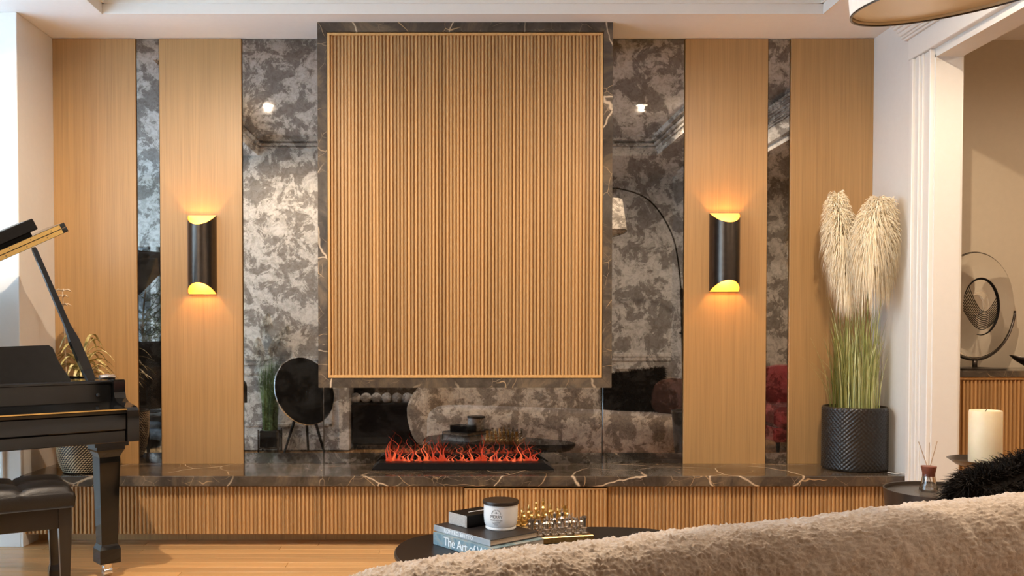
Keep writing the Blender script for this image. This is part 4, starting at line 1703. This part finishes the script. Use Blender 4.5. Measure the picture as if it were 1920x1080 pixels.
t = thing('leaf_bowl', 'dark pointed leaf-shaped bowl at the end of the sideboard', 'bowl', (bw.x, bw.y, zt), 0)
rg = []
for s_, z in ((.25, 0), (.5, .012), (.8, .035), (1.0, .060), (.96, .060), (.74, .037), (.3, .012)):
    rg.append([(s_ * .135 * math.cos(a) * (1 + .12 * math.cos(2 * a)), s_ * .08 * math.sin(a), z + .016 * s_ * math.cos(a) ** 4) for a in [2 * PI * k / 40 for k in range(40)]])
MB().rings(rg).build('shell', M['bronze'], t, 'all')

# =================================================================== ARC LAMP
t = thing('arc_lamp', 'arc floor lamp with large cream drum shade over the sofa', 'floor lamp', W(2.16, 1.72, 0), 0, None, True)
shc = W(1.262, 2.24, 1.932)
tilt = Euler((math.radians(4), math.radians(-7.5), 0)).to_matrix().to_4x4()
SR, SH = .262, .27
sm4 = Matrix.Translation(shc) @ tilt
M['shade'] = plain('cream_shade', (.74, .70, .64), .8, 0, .04)
t_ = NT('gold_shade_lining')
t_.set(Roughness=.3, Metallic=.2)
v_ = t_.coords()
t_.color(t_.ramp(t_.noise(v_, 3, 2), [(.3, (.74, .57, .33)), (.7, (.80, .64, .40))]))
M['lining'] = t_.m
MB().lathe([(SR, 0), (SR * .99, SH)], 72, cap=False).xf(sm4).build('shade', M['shade'], t, 'all')
MB().lathe([(SR * .985, SH - .001), (SR * .988, .002)], 72, cap=False).xf(sm4).build('shade_lining', M['lining'], t, 'all')
MB().lathe([(SR * 1.003, -.001), (SR * 1.003, .003), (SR * .984, .003), (SR * .984, -.001), (SR * 1.003, -.001)], 72, cap=False).xf(sm4).build('bottom_ring', M['bronze'], t, True)
MB().lathe([(SR * .976, .010), (0, .010)], 72, cap=False).xf(sm4).build('diffuser', M['lining'], t)
MB().lathe([(SR * .98, SH - .003), (0, SH - .003)], 72, cap=False).xf(sm4).build('top_cap', M['shade'], t)
top = sm4 @ Vector((0, 0, SH))
base = W(2.16, 1.72, 0)
pole = [base + Vector((0, 0, .02)), base + Vector((-.01, 0, .8)), base + Vector((-.03, .0, 1.50))]
MB().tube(pole, .012, 10).tube([p + Vector((.028, 0, 0)) for p in pole], .009, 10).build('pole', M['satinblack'], t, 'all')
MB().box(base.x - .045, base.x + .045, base.y - .02, base.y + .02, 1.08, 1.095, .003).build('pole_clamp', M['satinblack'], t)
arc_ = crom([base + Vector((-.03, 0, 1.48)), base + Vector((-.12, .06, 1.95)), base + Vector((-.36, .2, 2.27)), base + Vector((-.68, .38, 2.36)), top + Vector((.06, -.04, .12)), top + Vector((0, 0, -.01))], 10)
MB().tube(arc_, .007, 8).build('arc', M['satinblack'], t, 'all')
MB().lathe([(0, 0), (.15, 0), (.15, .02), (.14, .028), (0, .03)], 40, base, cap=False).build('base', M['satinblack'], t, True)

# =================================================================== THINGS SEEN ONLY IN THE MIRRORS
# round speaker on tripod legs
spc = W(-1.32, 1.99, .565)
t = thing('disc_speaker', 'large round black speaker disc on slim dark tripod legs', 'speaker', (spc.x, spc.y, 0), 0, None, True)
sr4 = Matrix.Translation(spc) @ Matrix.Rotation(math.radians(-44), 4, 'Z') @ Matrix.Rotation(math.radians(-72), 4, 'X')
MB().lathe([(0, -.09), (.12, -.085), (.26, -.02), (.305, -.004), (.31, .004), (.31, .016), (.302, .020), (.0, .024)], 64, cap=False).xf(sr4).build('disc', plain('speaker_cloth', (.003, .003, .003), .8, Specular_IOR_Level=.05), t, True)
MB().lathe([(.311, .0), (.316, .003), (.316, .014), (.311, .018)], 64, cap=False).xf(sr4).build('rim', M['chrome'], t, 'all')
for dx, dy in ((-.17, .10), (.20, .10), (.0, -.22)):
    MB().tube([spc + Vector((dx * .35, dy * .3 - .03, -.17)), Vector((spc.x + dx, spc.y + dy, .0))], [.016, .010], 8).build('leg', M['satinblack'], t)
# grass in a square stand
gp = W(-1.66, 1.83, 0)
t = thing('stand_grass_plant', 'tall green grass with white plumes in a small black square stand', 'potted plant', gp, 0)
MB().box(-.08, .08, -.08, .08, .045, .20, .004).build('pot', M['satinblack'], t)
for sx in (-1, 1):
    for sy in (-1, 1):
        MB().box(sx * .088 - .007, sx * .088 + .007, sy * .088 - .007, sy * .088 + .007, 0, .21).build('stand_leg', M['bronze'], t)
MB().box(-.09, .09, -.09, .09, .036, .046).build('stand_shelf', M['bronze'], t)
gm2 = plain('dark_grass', (.10, .17, .03), .5, 0, .4, 60)
stuff(grass(220, .07, .19, .5, .82, .07, .006, .05, 9).build('grass_blades', gm2, t))
for k in range(4):
    m = MB()
    A = Vector(((-.02, .0, 1.27), (.16, .0, 1.16), (-.10, .03, 1.05), (.07, -.03, 1.08))[k])
    B = Vector((A.x * .6 - .03, A.y, A.z - .2))
    for _ in range(260):
        s = R.random()
        P = A.lerp(B, s)
        a = R.uniform(0, 2 * PI)
        o3 = Vector((math.cos(a), math.sin(a), 0))
        L = .07 * math.sin(PI * (.15 + .75 * s))
        m.strip([P, P + o3 * L * .6 + Vector((0, 0, -.01)), P + o3 * L + Vector((0, 0, -.06))], [.008, .008, .001], Vector((0, 0, 1)))
    m.build('plume', plain('white_plume', (.80, .79, .74), .9), t)
# dark bench with felt balls
ob = W(-.635, 1.44, 0)
t = thing('ball_trimmed_ottoman', 'low black ottoman edged with a row of grey felt balls', 'ottoman', ob, 0)
MB().box(-.31, .325, -.12, .16, .03, .43, .02).build('body', M['satinblack'], t)
MB().box(-.30, -.10, -.10, .02, .43, .58, .02).build('cushion', M['satinblack'], t)
felt = MB().sphere((0, 0, 0), .052, 18, 12, (1, .9, .95)).mesh('felt_ball', plain('grey_felt', (.45, .46, .48), .95, 0, .15, 60), 'all')
for k in range(7):
    o = link('felt_ball', felt, t)
    o.location = (-.27 + k * .098, .10, .472)
for sx in (-.27, .28):
    for sy in (-.09, .13):
        MB().box(sx - .015, sx + .015, sy - .015, sy + .015, 0, .04).build('foot', M['satinblack'], t)
# red armchair in the side room
t = thing('red_armchair', 'deep red velvet armchair in the adjoining room', 'armchair', W(3.22, 1.62, 0), 0)
rv = plain('red_velvet', (.34, .012, .022), .6, 0, .25, 10, **{'Sheen_Weight': .5})
bk = []
for a in range(25):
    th = PI * (a / 24) - PI
    bk.append((th, .66 + .12 * math.sin(-th)))
m = MB()
rg = []
for th, hh in bk:
    c, s = math.cos(th), math.sin(th)
    prof2 = [(.30, .10), (.30, hh - .05), (.315, hh - .01), (.345, hh), (.375, hh - .01), (.39, hh - .05), (.37, .10)]
    rg.append([(r * c, r * s * .95 + .02, z) for r, z in prof2])
m.rings(rg)
m.build('backrest', rv, t, True)
MB().box(-.30, .30, -.26, .36, .22, .42, .05).build('seat_cushion', rv, t)
MB().box(-.31, .31, -.28, .34, .10, .23, .02).build('seat_base', rv, t)
for sx in (-.25, .25):
    for sy in (-.22, .28):
        MB().tube([(sx, sy, 0), (sx, sy, .11)], [.014, .02], 10).build('leg', M['satinblack'], t)
# potted olive tree by the window
op = W(-2.95, 1.42, 0)
t = thing('olive_tree', 'slender potted olive tree by the window behind the piano', 'potted tree', op, 0)
MB().lathe([(0, 0), (.15, 0), (.19, .30), (.20, .34), (.185, .34), (.18, .30), (0, .29)], 32, cap=False).build('pot', M['satinblack'], t, True)
trunk = MB().tube(crom([(0, 0, .28), (.02, .01, .7), (-.01, .0, 1.15), (.02, .0, 1.5)], 5), [.018] * 6 + [.014] * 5 + [.009] * 5, 8)
leaves = MB()
for k in range(26):
    z = R.uniform(.95, 1.5)
    a = R.uniform(0, 2 * PI)
    L = R.uniform(.2, .42)
    e = Vector((math.cos(a) * L, math.sin(a) * L * .8, z + R.uniform(.05, .35)))
    b = Vector((.0, 0, z))
    pth = crom([b, (b + e) / 2 + Vector((0, 0, -.03)), e], 5)
    trunk.tube(pth, .0035, 5)
    for q_ in range(22):
        s = R.random() ** .6
        p = pth[int(s * (len(pth) - 1))]
        d = Vector((R.uniform(-1, 1), R.uniform(-1, 1), R.uniform(-.3, .8))).normalized()
        sd = d.cross(Vector((R.uniform(-1, 1), R.uniform(-1, 1), R.uniform(-1, 1)))).normalized()
        l_ = R.uniform(.035, .06)
        leaves.strip([p, p + d * l_ * .5, p + d * l_], [.002, .012, .001], sd)
trunk.build('trunk', plain('olive_bark', (.10, .075, .05), .8), t, 'all')
stuff(leaves.build('foliage', plain('olive_leaf', (.085, .11, .055), .5, 0, .3), t))
# white switch plate seen in the narrow mirror
sp_ = W(3.42, A_OP, 1.30)
t = thing('switch_plate', 'white light switch plate on the adjoining room wall', 'switch', sp_, 0)
MB().box(-.06, .06, 0, .008, -.045, .045, .002).build('plate', M['trim'], t)
for k in (-1, 1):
    MB().box(k * .028 - .012, k * .028 + .012, .008, .012, -.024, .024, .001).build('rocker', M['trim'], t)

for o in bpy.data.objects:
    if '_w' in o:
        del o['_w']
